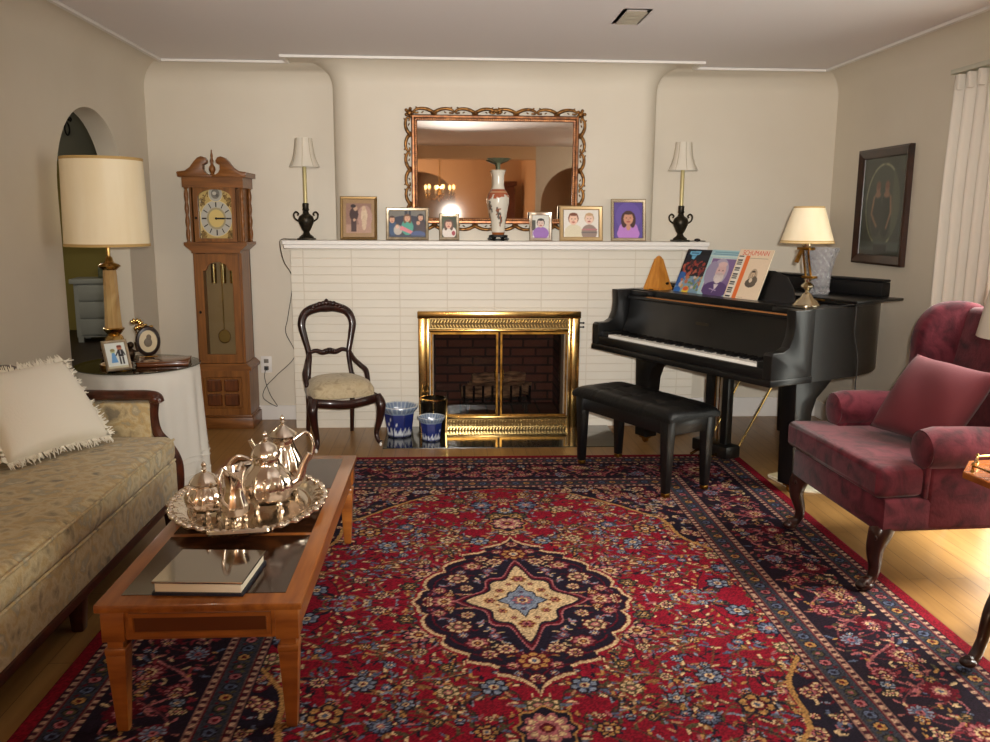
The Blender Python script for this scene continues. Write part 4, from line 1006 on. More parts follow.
c = Can(.26, .185, 90, 64, (44, 44, 52)); c.rect(0, .10, .26, .185, (120, 116, 108)); c.rect(.11, .14, .13, .185, (40, 44, 60)); c.rect(.14, .14, .155, .185, (40, 44, 60)); c.ell(.13, .1, .13, .05, (34, 38, 60))
c.ell(.03, .06, .035, .05, (44, 74, 110)); face(c, .025, .12, .022, SK, (70, 46, 32)); c.ell(.065, .05, .03, .035, (190, 180, 168)); face(c, .06, .075, .014, (230, 190, 164), (120, 90, 60)); c.ell(.13, .07, .042, .055, (70, 160, 140)); face(c, .13, .13, .023, SK, (110, 70, 40), long=True); c.poly([(.075, .055), (.16, .02), (.18, .035), (.09, .08)], (222, 130, 140)); c.ell(.225, .06, .035, .055, (60, 40, 44)); face(c, .222, .135, .021, SK, (40, 26, 22), long=True); face(c, .205, .10, .015, SK, (60, 36, 26)); c.ell(.205, .02, .05, .025, (60, 80, 130)); c.rect(0, 0, .26, .012, (40, 52, 80)); c.grain(.1)
photo_frame('wide pewter frame with a group of seated people, second from the mantel left', (-.275, 6.0, MZ), .295, .225, c, PEWTER, .022, tilt=9, group='framed photographs on the mantel')
c = Can(.10, .145, 48, 70, (70, 78, 48)); c.rect(.05, .07, .10, .145, (52, 60, 36)); c.ell(.05, .035, .05, .045, (224, 214, 204)); face(c, .046, .09, .027, (226, 176, 150), (94, 60, 40), long=True); c.ell(.08, .03, .012, .016, (160, 50, 60)); c.grain(.1)
photo_frame('small pewter frame with a long-haired girl in white, left of the vase', (.015, 6.0, MZ), .14, .185, c, PEWTER, .022, tilt=9, group='framed photographs on the mantel')
c = Can(.115, .155, 52, 70, (216, 214, 204)); c.rect(0, .05, .02, .12, (70, 70, 60)); c.ell(.058, .03, .055, .045, (150, 104, 182)); face(c, .058, .098, .028, (216, 190, 176), (50, 38, 34)); c.grain(.08)
photo_frame('small silver frame with a child in purple on pale background, right of the vase', (.655, 6.0, MZ), .16, .2, c, SILVER, .022, tilt=9, group='framed photographs on the mantel')
c = Can(.245, .195, 90, 72, (232, 226, 216)); c.ell(.07, .03, .065, .06, (222, 212, 184)); face(c, .068, .125, .037, (236, 196, 172), (120, 66, 44)); c.ell(.18, .035, .055, .055, (150, 130, 120)); c.rect(.13, .05, .235, .06, (184, 120, 124)); c.rect(.13, .03, .235, .038, (110, 104, 100)); face(c, .18, .128, .034, (234, 200, 180), (196, 160, 120)); c.grain(.06)
photo_frame('wide gold frame with two babies side by side, second from the mantel right', (.94, 6.0, MZ), .305, .245, c, M('pale_gold', (196, 168, 124), .35, .6), .028, tilt=9, group='framed photographs on the mantel')
c = Can(.20, .25, 76, 95, (92, 74, 150)); c.ell(.1, .15, .09, .1, (104, 84, 164)); c.ell(.1, .03, .08, .055, (186, 130, 206)); c.ell(.06, .05, .03, .05, (186, 130, 206)); c.ell(.14, .05, .03, .05, (186, 130, 206)); face(c, .1, .135, .042, (206, 150, 122), (70, 44, 40), long=True); c.ell(.1, .075, .016, .022, (206, 150, 122)); c.grain(.06)
photo_frame('silver frame with a smiling girl in lilac on purple background, rightmost on mantel', (1.275, 6.0, MZ), .25, .295, c, M('silver_frame', (200, 186, 160), .25, .8), .024, tilt=9, group='framed photographs on the mantel')
# Chinese vase on a dark stand
st = thing('vase_stand', 'small black carved wooden stand under the porcelain vase', 'stand', (.356, 5.99, MZ))
b = MB().lathe([(.058, .026), (.066, .03), (.066, .038), (.05, .042), (0, .042)], 6)
for k in range(6):
    a = R(60*k); b.tube(smooth_path([(.045*math.cos(a), .045*math.sin(a), .03), (.062*math.cos(a), .062*math.sin(a), .016), (.07*math.cos(a), .07*math.sin(a), .007)], 4), .009, 6)
b.lathe([(.05, .006), (.064, .006), (.064, .014), (.05, .014), (.05, .006)], 24, cap=False)
b.build('stand_body', IRON, st)
vs = thing('porcelain_vase', 'white porcelain baluster vase with rust and grey flowers at mantel centre', 'vase', (.356, 5.99, MZ+.043))
vprof = [(.042, 0), (.044, .01), (.048, .06), (.058, .14), (.072, .215), (.074, .25), (.062, .285), (.044, .31), (.037, .34), (.038, .40), (.046, .432), (.054, .44), (.05, .44), (.034, .40)]
# painted porcelain: lathe mesh with a colour attribute
b = MB(); sp = [(float(np.interp(t, np.linspace(0, 1, len(vprof)), [p[0] for p in vprof])), float(np.interp(t, np.linspace(0, 1, len(vprof)), [p[1] for p in vprof]))) for t in np.linspace(0, 1, 110)]
b.lathe(sp, 96, cap=False); vo = b.build('vase_body', CERAM, vs, smooth=180)
def paint_rev(o, fn):
    me = o.data; n = len(me.vertices); co = np.zeros(n*3, np.float32); me.vertices.foreach_get('co', co); co = co.reshape(-1, 3)
    colr = fn(np.arctan2(co[:, 1], co[:, 0]), co[:, 2], co); ca = me.color_attributes.new('Col', 'FLOAT_COLOR', 'POINT')
    d = np.ones((n, 4), np.float32); d[:, :3] = lin(colr); ca.data.foreach_set('color', d.ravel())
def vasefn(th, z, co):
    a = np.tile(np.array((222, 216, 200), float), (len(th), 1))
    a[z < .016] = (150, 84, 40); a[(z > .262+.012*np.sin(5*th)) & (z < .308)] = (168, 92, 62); a[(z > .285) & (z < .295)] = (200, 150, 110)
    rs = random.Random(3)
    for _ in range(16):
        t0, z0 = rs.uniform(-PI, PI), rs.uniform(.07, .235)
        for _ in range(26):
            t1, z1 = t0+rs.gauss(0, .12), z0+rs.gauss(0, .018); m_ = (np.abs((th-t1+PI) % (2*PI)-PI) < .09) & (np.abs(z-z1) < .006); a[m_] = rs.choice([(92, 88, 82), (70, 74, 72), (118, 104, 84), (150, 92, 66)])
        m_ = (np.abs((th-t0+PI) % (2*PI)-PI) < .03) & (z < z0) & (z > z0-.05); a[m_] = (84, 80, 74)
    for _ in range(10):
        t1, z1 = rs.uniform(-PI, PI), rs.uniform(.24, .27); m_ = (np.abs((th-t1+PI) % (2*PI)-PI) < .16) & (np.abs(z-z1) < .012); a[m_] = (168, 92, 62)
    a[z > .436] = (190, 170, 140); return a
paint_rev(vo, vasefn)
# grey-green fluted leaf form on a short foot above the vase rim
b = MB()
b.lathe([(.012, .44), (.010, .47), (.016, .485), (.05, .50), (.078, .515), (.074, .516), (.045, .506), (.01, .495)], 36, flute=(9, .12, .498, .52))
vt = b.build('leaf_form', M('celadon', (104, 110, 84), .4), None)
tag(vt, 'small footed grey-green dish-shaped leaf form sitting on the porcelain vase rim', 'dish'); vt.location = (.356, 5.99, MZ+.044)

# ------------------------------------------------------------------ brass fireplace screen
fs = thing('fireplace_screen', 'polished brass fireplace surround with two glass doors', 'fireplace screen', (.37, 6.038, 0))
FW, FH = 1.165, .85
b = MB().b2(-FW/2, FW/2, -.05, 0, FH-.05, FH, bev=.005).b2(-FW/2+.005, -FW/2+.06, -.04, 0, 0, FH-.05, bev=.004).b2(FW/2-.06, FW/2-.005, -.04, 0, 0, FH-.05, bev=.004)
b.b2(-FW/2+.06, -FW/2+.085, -.03, 0, 0, FH-.05, bev=.003).b2(FW/2-.085, FW/2-.06, -.03, 0, 0, FH-.05, bev=.003).b2(-FW/2+.06, FW/2-.06, -.02, 0, 0, .004).b2(-FW/2+.085, FW/2-.085, -.03, 0, .70, .72, bev=.003).b2(-FW/2+.085, FW/2-.085, -.03, 0, .064, .084, bev=.003)
b.build('brass_frame', BRASS, fs)
for z0, z1 in ((.722, .798), (.004, .062)):
    b = MB().b2(-FW/2+.085, FW/2-.085, -.012, -.004, z0, z1)
    for i in range(44):
        x = -FW/2+.105+i*(FW-.21)/43
        b.box((x, -.016, (z0+z1)/2+.017), (.011, .012, .030), rot=(0, R(25), 0), bev=.003, seg=1).box((x, -.016, (z0+z1)/2-.017), (.011, .012, .030), rot=(0, R(-25), 0), bev=.003, seg=1)
    b.build('grille', M('brass_grille%d' % int(z0*10), (214, 186, 124), .25, 1.0), fs, smooth=0)
    MB().b2(-FW/2+.09, FW/2-.09, -.0125, -.0121, z0+.006, z1-.006).build('grille_backing', M('grille_dark%d' % int(z0*10), (92, 70, 34), .5, .6), lastc(fs), smooth=0)
for s in (-1, 1):
    x0, x1 = (-.492, -.008) if s < 0 else (.008, .492)
    b = MB().frame(x1-x0, .614, [(0, 0), (0, -.016), (.014, -.016), (.014, 0)])
    d_ = b.build('glass_door', BRASSD, fs, loc=((x0+x1)/2, -.012, .392), smooth=0)
    MB().b2(-(x1-x0)/2+.012, (x1-x0)/2-.012, -.008, -.005, -.295, .295).build('door_glass', DARKGLASS, d_, smooth=0)
    MB().tube([(-s*(x1-x0-.04)/2+s*.0, -.018, -.04), (-s*(x1-x0-.04)/2, -.034, -.03), (-s*(x1-x0-.04)/2, -.034, .03), (-s*(x1-x0-.04)/2, -.018, .04)], .005, 8).build('door_handle', BRASS, d_)
for z in (.765, .735): MB().tube([(FW/2-.01, -.02, z), (FW/2+.02, -.02, z)], .005, 8).sphere((FW/2+.022, -.02, z), .008, (1, 1, 1), 8).build('damper_knob', IRON, fs)
gr = thing('fire_grate', 'black iron log grate inside the fireplace behind the glass', 'grate', (.37, 6.36, fz0+.003))
for y in (-.10, .08): MB().b2(-.26, .26, y-.012, y+.012, .07, .09).build('cross_bar', IRON, gr, smooth=0)
for i in range(8):
    x = -.245+i*.07; MB().tube([(x, .12, .10), (x, .08, .095), (x, -.12, .095), (x, -.13, .22)], .010, 6).build('grate_bar', IRON, gr)
for x in (-.22, .22):
    for y in (-.10, .08): MB().b2(x-.012, x+.012, y-.012, y+.012, 0, .07).build('leg', IRON, gr, smooth=0)
ASH = M('charred_log', (150, 124, 98), .9, col2=(62, 46, 38), scale=10, stretch=(1, 4, 4), bump=.5)
for i, (x, y, z, l, r, a, lab) in enumerate([(-.03, -.055, .165, .46, .05, 3, 'front split log lying across the fire grate'), (.03, .062, .165, .48, .05, -3, 'rear split log lying on the fire grate'), (.02, .005, .257, .40, .042, 9, 'topmost split log resting on the other two in the grate')]):
    lg = thing('firewood_log', lab, 'log', (.37+x, 6.36+y, fz0+z), R(a))
    tb = MB().tube([(-l/2+l*k/8, .006*math.sin(k*2+i), .006*math.cos(k*1.7+i)) for k in range(9)], [r*(1+.07*math.sin(k*2.3+i)) for k in range(9)], 9); tb.build('bark', ASH, lg, smooth=30)
    MB().lathe([(0, 0), (r*.85, 0), (r*.85, .003), (0, .003)], 9, at=(-l/2-.002, 0, 0), mat=Matrix.Rotation(R(-90), 4, 'Y')).build('cut_end', M('log_end%d' % i, (176, 150, 116), .9), lg)

# ------------------------------------------------------------------ planters and brass bin on the hearth
def planter(loc, label, r, h, rz):
    t = thing('planter', label, 'planter', loc, rz, 'blue and white planters')
    k = r/.11
    pr = [(.072*k, 0), (.078*k, .004), (.098*k, h*.74), (.100*k, h*.80), (.116*k, h*.90), (.122*k, h*.96), (.120*k, h), (.108*k, h), (.094*k, h*.88), (.070*k, .02), (0, .02)]
    zz = np.linspace(0, 1, 90); P = [(float(np.interp(q_, np.linspace(0, 1, len(pr)), [p[0] for p in pr])), float(np.interp(q_, np.linspace(0, 1, len(pr)), [p[1] for p in pr]))) for q_ in zz]
    b = MB(); tb = bmesh.new(); rings = []; n = 96
    for rr, z in P:
        ring = []
        for i in range(n):
            a = 2*PI*i/n; o8 = math.cos(PI/8)/math.cos((a % (PI/4))-PI/8); f = rr*(o8 if z < h*.82 else (.5+.5*o8)) if rr > 0 else 0
            ring.append(tb.verts.new((f*math.cos(a), f*math.sin(a), z)))
        rings.append(ring)
    for A_, B_ in zip(rings, rings[1:]):
        for i in range(n): tb.faces.new((A_[i], A_[(i+1) % n], B_[(i+1) % n], B_[i]))
    bmesh.ops.remove_doubles(tb, verts=tb.verts[:], dist=1e-6); b._add(tb)
    o = b.build('pot', CERAM, t, smooth=50)
    def fn(th, z, co):
        rad = np.hypot(co[:, 0], co[:, 1]); a = np.tile(np.array((34, 46, 110), float), (len(th), 1)); v = z/h
        rs = random.Random(int(r*1000)); pan = (th/(PI/4)) % 1.0
        a[(v < .22+.07*np.sin(th*16)+.05*np.sin(th*37)) & (v > .05)] = (206, 210, 216)
        for _ in range(60):
            t0, v0 = rs.uniform(-PI, PI), rs.uniform(.06, .6); m_ = (np.abs((th-t0+PI) % (2*PI)-PI) < rs.uniform(.02, .09)) & (np.abs(v-v0) < rs.uniform(.012, .05)); a[m_] = rs.choice([(36, 50, 116), (56, 72, 138), (206, 210, 216), (30, 40, 92), (120, 134, 176)])
        a[(pan < .05) | (pan > .95)] = (30, 38, 86)
        a[v > .76] = (120, 136, 160); mk = (v > .8) & ((np.sin(th*24) > .2)); a[mk] = (168, 180, 190); a[v > .985] = (188, 194, 200); a[v < .03] = (28, 36, 84)
        a[rad < .069*k] = (170, 176, 178); return a
    paint_rev(o, fn); return t
planter((-.335, 5.79, .006), 'larger blue and white octagonal porcelain planter beside the chair', .122, .215, R(22))
planter((-.112, 5.66, .006), 'smaller blue and white octagonal porcelain planter in front of the brass doors', .088, .165, R(22))
bn = thing('waste_bin', 'dark brass-rimmed round bin behind the smaller blue planter', 'bin', (-.10, 5.865, .006))
MB().lathe([(.082, 0), (.092, .24), (.088, .24), (.079, .006), (0, .006)], 40).build('bin_body', M('bin_dark', (38, 32, 22), .25, .6), bn, smooth=60)
MB().lathe([(.088, .236), (.097, .24), (.097, .25), (.087, .25), (.088, .236)], 40, cap=False).build('brass_rim', BRASS, bn, smooth=60)
for a in (180, 0, 90, 270): MB().tube([(.086*math.cos(R(a)), .086*math.sin(R(a)), .002), (.095*math.cos(R(a)), .095*math.sin(R(a)), .236)], .006, 6).build('brass_stay', BRASS, bn)

# ------------------------------------------------------------------ Victorian side chair
vc = thing('side_chair', 'carved dark mahogany balloon-back chair with beige seat before the brick', 'chair', (-.735, 5.655, 0), R(22))
vc.scale = (.93, .93, .935)
# local: facing -y; seat z .42
b = MB(); pts = smooth_path([(-.165, .215, .44), (-.155, .225, .52), (-.150, .235, .62), (-.175, .25, .74), (-.19, .265, .84), (-.155, .28, .915), (-.07, .285, .95), (0, .287, .955), (.07, .285, .95), (.155, .28, .915), (.19, .265, .84), (.175, .25, .74), (.150, .235, .62), (.155, .225, .52), (.165, .215, .44)], 8)
b.tube(pts, lerp_list([.018, .018, .022, .027, .031, .036, .040, .036, .031, .027, .022, .018, .018], len(pts)), 10, fy=.75)
b.build('back_frame', MAHOG, vc, smooth=180)
bf = lastc(vc)
b = MB()
for i in range(11):
    a = -1+i/5; b.sphere((.125*a, .268, .985-.045*a*a), .021-.005*abs(a)+.003*(i % 2), (1.2, .7, .9), 8)
b.sphere((0, .272, 1.0), .016, (1, .8, 1), 8)
b.build('carved_crest', MAHOG, bf, smooth=180)
pts = smooth_path([(-.152, .232, .625), (-.10, .235, .64), (-.05, .235, .625), (0, .232, .635), (.05, .235, .625), (.10, .235, .64), (.152, .232, .625)], 6)
b = MB().tube(pts, lerp_list([.014, .016, .02, .024, .02, .016, .014], len(pts)), 8, fy=.6)
for s in (-1, 0, 1): b.sphere((s*.022, .222, .637), .013, (1.2, .7, 1), 8)
b.build('cross_splat', MAHOG, vc, smooth=180)
def dome(w0, w1, d, z, t, n=20):
    b = MB(); tb = bmesh.new(); G = {}
    for i in range(n+1):
        for j in range(n+1):
            u, v = -1+2*i/n, -1+2*j/n
            uu = u*math.sqrt(1-v*v/2*.55); vv = v*math.sqrt(1-u*u/2*.55)
            wd = w0+(w1-w0)*(vv+1)/2
            k = max(0, (1-abs(u)**3)*(1-abs(v)**3))
            G[i, j] = tb.verts.new((uu*wd/2, vv*d/2, z+t*k**.5))
    base = {}
    for i in range(n+1):
        for j in range(n+1):
            if i < n and j < n: tb.faces.new((G[i, j], G[i+1, j], G[i+1, j+1], G[i, j+1]))
    loop = [(i, 0) for i in range(n)]+[(n, j) for j in range(n)]+[(i, n) for i in range(n, 0, -1)]+[(0, j) for j in range(n, 0, -1)]
    low = [tb.verts.new(G[q_].co+Vector((0, 0, -.05))) for q_ in loop]
    for k in range(len(loop)): tb.faces.new((G[loop[k]], low[k], low[(k+1) % len(loop)], G[loop[(k+1) % len(loop)]]))
    tb.faces.new(low)
    return b._add(tb)
dome(.50, .40, .46, .415, .075).build('seat_cushion', VSEAT, vc, smooth=60)
b = MB(); P = smooth_path([(-.235, -.20, .345), (-.12, -.245, .335), (0, -.255, .325), (.12, -.245, .335), (.235, -.20, .345)], 6); b.tube(P, .032, 8, fy=.5)
for s in (-1, 1): b.tube([(s*.235, -.20, .345), (s*.185, .21, .36)], .028, 8, fy=.5)
b.tube([(-.18, .215, .36), (.18, .215, .36)], .026, 8, fy=.5); b.build('seat_rail', MAHOG, vc, smooth=180)
for s in (-1, 1):
    pts = smooth_path([(s*.225, -.20, .36), (s*.245, -.235, .30), (s*.235, -.235, .20), (s*.215, -.215, .10), (s*.22, -.235, .045), (s*.232, -.25, .03)], 6)
    lg = MB().tube(pts, lerp_list([.034, .036, .026, .018, .015, .018], len(pts)), 10).build('front_leg', MAHOG, vc, smooth=180)
    MB().sphere((s*.232, -.25, .017), .017, (.6, 1, 1), 12).build('caster', TRIMW, lg, smooth=180, label='small white caster')
    pts = smooth_path([(s*.165, .215, .46), (s*.165, .22, .34), (s*.165, .235, .18), (s*.17, .27, .0)], 6)
    MB().tube(pts, lerp_list([.02, .022, .018, .015], len(pts)), 8).build('rear_leg', MAHOG, vc, smooth=180)
    pts = smooth_path([(s*.152, .23, .63), (s*.175, .19, .57), (s*.20, .12, .535), (s*.225, .05, .50), (s*.225, .0, .42)], 6)
    MB().tube(pts, lerp_list([.012, .018, .02, .02, .016], len(pts)), 8).build('hip_rest', MAHOG, vc, smooth=180)
# ------------------------------------------------------------------ grand piano (local x: bass to treble, y: towards the tail)
PA = math.atan2(-.893, .45)
PE = Vector((.45, -.893, 0)); PN = Vector((.893, .45, 0)); PO = Vector((.96, 5.55, 0))
def pl(s, t, z): return PO+PE*s+PN*t+Vector((0, 0, z))
pn = thing('grand_piano', 'black lacquered baby grand piano standing in the right back corner', 'piano', PO, PA)
W = 1.53; ZT = 1.042
tail = smooth_path([(0, 1.15), (.02, 1.38), (.14, 1.51), (.34, 1.535), (.56, 1.50), (.78, 1.43), (1.02, 1.34), (1.22, 1.22), (1.38, 1.04), (1.48, .86), (W, .66)], 5)
outline = [(0, .30)] + [(p.x, p.y) for p in tail] + [(W, .30)]
MB().prism(outline, .655, ZT, 'z').build('case', LACQ, pn, smooth=40)
case = lastc(pn)
arm = [(0, .66), (0, .815), (.012, .83), (.085, .83), (.125, .85), (.150, .90), (.158, .96), (.152, ZT), (.31, ZT), (.31, .66)]
for x in (0, W-.06): MB().prism(arm, x, x+.06, 'x', bev=.006).build('arm', LACQ, pn, smooth=30)
MB().b2(-.004, W+.004, -.005, .31, .652, .688, bev=.006).build('key_bed', LACQ, pn)
MB().b2(.06, W-.06, .004, .03, .688, .742, bev=.004).build('key_slip', LACQ, pn)
for x0, x1 in ((.06, .128), (W-.128, W-.06)): MB().b2(x0, x1, .03, .20, .688, .772, bev=.004).build('key_block', LACQ, pn)
kb = MB().b2(.128, W-.128, .035, .19, .69, .735).build('keyboard', LACQM, pn, smooth=0)
KW = (W-.256)/52
IV = M('ivory_key', (236, 232, 222), .25); EB = M('ebony_key', (14, 13, 13), .25)
def key(nm, mat, w_, y0, y1, z0, z1):
    return MB().b2(-w_/2, w_/2, y0, y1, z0, z1, bev=.001, seg=1).build(nm, mat, kb, smooth=0)
k0 = key('white_key', IV, KW-.0012, .034, .188, .734, .757)
k0.location.x = .128+KW*.5
for i in range(1, 52):
    o = k0.copy(); COL.objects.link(o); o.location.x = .128+KW*(i+.5)
e0 = None
for i in range(51):
    if (i+5) % 7 in (2, 6): continue
    if e0 is None: e0 = key('black_key', EB, KW*.52, .085, .188, .757, .768); o = e0
    else: o = e0.copy(); COL.objects.link(o)
    o.location.x = .128+KW*(i+1)
fb = MB().prism([(.19, .745), (.205, .735), (.265, .86), (.275, ZT-.065), (.255, ZT-.065), (.245, .87)], .062, W-.062, 'x', bev=.004).build('fallboard', LACQ, pn, smooth=30)
# small worn inlay where the maker's plate sits
MB().b2(W/2-.055, W/2+.055, -.001, .001, -.009, .009).build('nameplate', M('worn_inlay', (52, 44, 32), .4, .4), fb, loc=(0, .2425, .885), rot=(R(-7), 0, 0), smooth=0)
MB().b2(.062, W-.062, .235, .62, ZT-.064, ZT-.038, bev=.004).build('desk_shelf', LACQ, pn)
for x0, x1 in ((.061, .236), (1.274, W-.061)): MB().b2(x0, x1, .262, .60, ZT-.040, ZT-.008, bev=.004).build('side_shelf', LACQ, pn)
MB().b2(.26, W-.064, .232, .24, ZT-.042, ZT-.034).build('felt_strip', M('strip_tan', (150, 98, 52), .5), pn, smooth=0, label='narrow tan strip along the shelf edge')
# music desk, leaning back
deskp = [(.0, 0), (1.03, 0), (1.02, .05), (.97, .13), (.90, .195), (.80, .225), (.23, .225), (.13, .195), (.06, .13), (.01, .05)]
lean = R(-24)
MB().prism(deskp, 0, .016, 'y', bev=.004).build('music_desk', LACQ, pn, loc=(.25, .425, ZT-.036), rot=(lean, 0, 0), smooth=30)
MB().b2(.245, 1.27, .385, .43, ZT-.038, ZT-.024, bev=.003).build('music_ledge', LACQ, pn)
lid = [(-.012, .60)] + [(p[0]+(.018 if p[0] > .9 else (-.014 if p[0] < .05 else 0)), p[1]+.016) for p in outline[1:-1]] + [(W+.018, .60)]
MB().prism(lid, ZT+.002, ZT+.017, 'z', bev=.004).build('lid', LACQ, pn, smooth=30)
MB().b2(-.012, W+.02, .605, 1.0, ZT+.018, ZT+.032, bev=.004).build('lid_flap', LACQ, pn)
for x in (.2, .75, 1.3): MB().tube([(x-.04, .603, ZT+.018), (x+.04, .603, ZT+.018)], .006, 8).build('lid_hinge', BRASSD, pn)
def pleg(s, t, rz):
    b = MB().prism([(-.05, .0), (.055, .0), (.062, .30), (.075, .44), (.105, .52), (.17, .575), (.215, .62), (.215, .655), (-.072, .655), (-.066, .5)], -.052, .052, 'y', bev=.006)
    o = b.build('leg', LACQ, pn, loc=(s, t, .0), rot=(0, 0, rz), smooth=30)
    for v in o.data.vertices:
        v.co.z = .05+v.co.z*(.605/.655)
    c_ = MB().b2(-.03, .03, -.03, .03, .032, .052, bev=.003).lathe([(0, -.011), (.024, -.009), (.024, .009), (0, .011)], 20, at=(0, 0, .024), mat=Matrix.Rotation(R(90), 4, 'X')).build('caster', BRASSD, o)
pleg(.15, .36, R(0)); pleg(W-.15, .38, R(90)); pleg(.55, 1.30, R(180))
# pedal lyre
b = MB()
for s in (.70, .84): b.b2(s-.026, s+.026, .385, .435, .13, .656, bev=.006)
b.b2(.62, .92, .34, .46, .065, .145, bev=.012)
lyre = b.build('pedal_lyre', LACQ, pn)
for s in (.70, .77, .84): MB().tube(smooth_path([(s, .37, .085), (s, .32, .083), (s, .28, .07), (s, .262, .065)], 4), .010, 8, fy=.6).build('pedal', BRASS, lyre)
for s in (.735, .77, .805): MB().tube([(s, .41, .145), (s, .41, .655)], .005, 8).build('pedal_rod', BRASS, lyre)
for s in (.66, .90): MB().tube([(s, .45, .11), (s+(.0 if s < .7 else .03), .80, .65)], .007, 8).build('lyre_brace', BRASS, lyre)

# music books on the desk
def book(name, label, s, w_, h_, can, thick, off, rz=0):
    can.blur(1 if s < .7 else 0)
    tp_ = pl(s+.08, .425-.002, ZT-.0235)
    t = thing(name, label, 'music book', tp_, PA, 'music books on the piano desk')
    q = Matrix.Rotation(lean, 4, 'X')
    def P(x, y, z): return q @ Vector((x, y, z))
    y0 = -off
    MB().b2(-w_/2+.002, w_/2-.002, y0-thick, y0-.001, 0.001, h_-.002).build('pages', PAPER, t, rot=(lean, 0, 0), smooth=0)
    MB().b2(-w_/2, w_/2, y0-.001, y0, 0, h_).build('back_cover', M(name+'_back', (170, 160, 140), .6), t, rot=(lean, 0, 0), smooth=0)
    cv = can.mesh('front_cover', PAINTG, t, loc=P(0, y0-thick-.0006, h_/2), rot=(lean, 0, 0))
    md = cv.modifiers.new('solid', 'SOLIDIFY'); md.thickness = .001; md.offset = 1
    return t, cv
bw, bh = .26, .315
c = Can(bw, bh, 104, 126, (24, 30, 40)); rs = random.Random(8)
c.rect(0, 0, bw, .13, (120, 150, 170)); c.poly([(.03, .30), (.13, .305), (.12, .28), (.10, .275), (.085, .245), (.06, .25), (.055, .272), (.03, .28)], (104, 172, 206)); c.rect(.045, .287, .11, .292, (30, 60, 90)); c.rect(.05, .268, .09, .272, (30, 60, 90))
for _ in range(60): c.ell(rs.uniform(.02, .24), rs.uniform(.14, .23), rs.uniform(.006, .02), rs.uniform(.006, .016), rs.choice([(150, 60, 50), (120, 44, 44), (60, 40, 44), (170, 90, 70), (40, 30, 38)]), rs.uniform(0, 3))
c.poly([(0, .06), (.05, .06), (.06, .15), (.02, .16), (0, .15)], (44, 92, 160)); c.ell(.03, .035, .03, .02, (40, 100, 170))
for _ in range(50): c.ell(rs.uniform(.04, .24), rs.uniform(.04, .13), rs.uniform(.005, .016), rs.uniform(.006, .016), rs.choice([(190, 150, 90), (200, 180, 170), (110, 130, 70), (180, 110, 80), (90, 120, 160)]), rs.uniform(0, 3))
c.ell(.105, .03, .028, .034, (220, 190, 60)); c.ell(.105, .045, .024, .014, (210, 90, 50)); c.rect(.08, 0, .13, .012, (40, 60, 40)); c.rect(0, 0, .07, .018, (196, 206, 190)); c.rect(.13, .28, bw, .3, (16, 20, 26))
book('music_book', 'dark blue music book with colourful illustrated cover, leftmost on the desk', .345, bw, bh, c, .008, .001)
bw2, bh2 = .265, .315
c = Can(bw2, bh2, 110, 130, (158, 192, 198)); c.rect(.02, .285, .245, .29, (90, 130, 150)); c.rect(.03, .297, .23, .303, (104, 146, 160)); c.rect(.0, .27, bw2, .278, (196, 212, 200))
c.rect(.025, .03, .24, .262, (206, 206, 196)); c.rect(.03, .035, .235, .257, (120, 96, 140)); c.ell(.12, .17, .075, .09, (164, 156, 176)); c.ell(.06, .16, .05, .08, (150, 140, 166))
c.ell(.135, .055, .105, .055, (84, 62, 110)); c.rect(.03, .035, .235, .06, (84, 62, 110)); face(c, .135, .175, .05, (204, 168, 164), (206, 190, 186), bald=True, smile=False); c.ell(.135, .135, .04, .035, (204, 190, 186)); c.ell(.135, .118, .026, .022, (210, 198, 194)); c.ell(.135, .158, .03, .008, (190, 170, 170)); c.ell(.135, .222, .038, .016, (208, 176, 172))
c.poly([(.115, .09), (.155, .09), (.14, .06), (.13, .06)], (214, 206, 206)); c.line([(.09, .06), (.15, .05)], .006, (180, 164, 190)); c.line([(.13, .06), (.12, .036)], .005, (180, 164, 190)); c.rect(0, 0, bw2, .016, (150, 196, 204)); c.grain(.08)
book('music_book', 'pale blue music book with a purple portrait of a bearded man, middle of desk', .575, bw2, bh2, c, .006, .0105)
bw3, bh3 = .265, .325
c = Can(bw3, bh3, 110, 134, (222, 200, 172)); c.rect(.012, 0, .062, .285, (222, 214, 200))
for i in range(22):
    z = .006+i*.0128
    if i % 7 in (2, 6): continue
    c.rect(.012, z, .05, z+.0082, (24, 24, 34))
c.rect(.066, 0, .098, .285, (220, 108, 50)); c.rect(.10, .268, .24, .2705, (120, 110, 90)); c.rect(.15, .255, .23, .257, (150, 140, 120))
c.ell(.17, .155, .032, .05, (178, 156, 130)); c.ell(.17, .115, .042, .028, (86, 76, 66)); c.ell(.185, .13, .03, .03, (96, 84, 72)); face(c, .168, .168, .019, (196, 170, 140), (64, 54, 46), smile=False); c.ell(.165, .132, .012, .014, (214, 196, 170)); c.rect(.10, .02, .15, .024, (170, 150, 130)); c.grain(.04)
t, cv = book('music_book', 'cream music book with orange stripe and red title, rightmost on the desk', .815, bw3, bh3, c, .006, .0195)
text('title', 'SCHUMANN', .043, M('title_red', (206, 60, 44), .5), cv, (0, -.0008, bh3/2-.024), (R(90), 0, 0), ext=.0003, sx=.86)

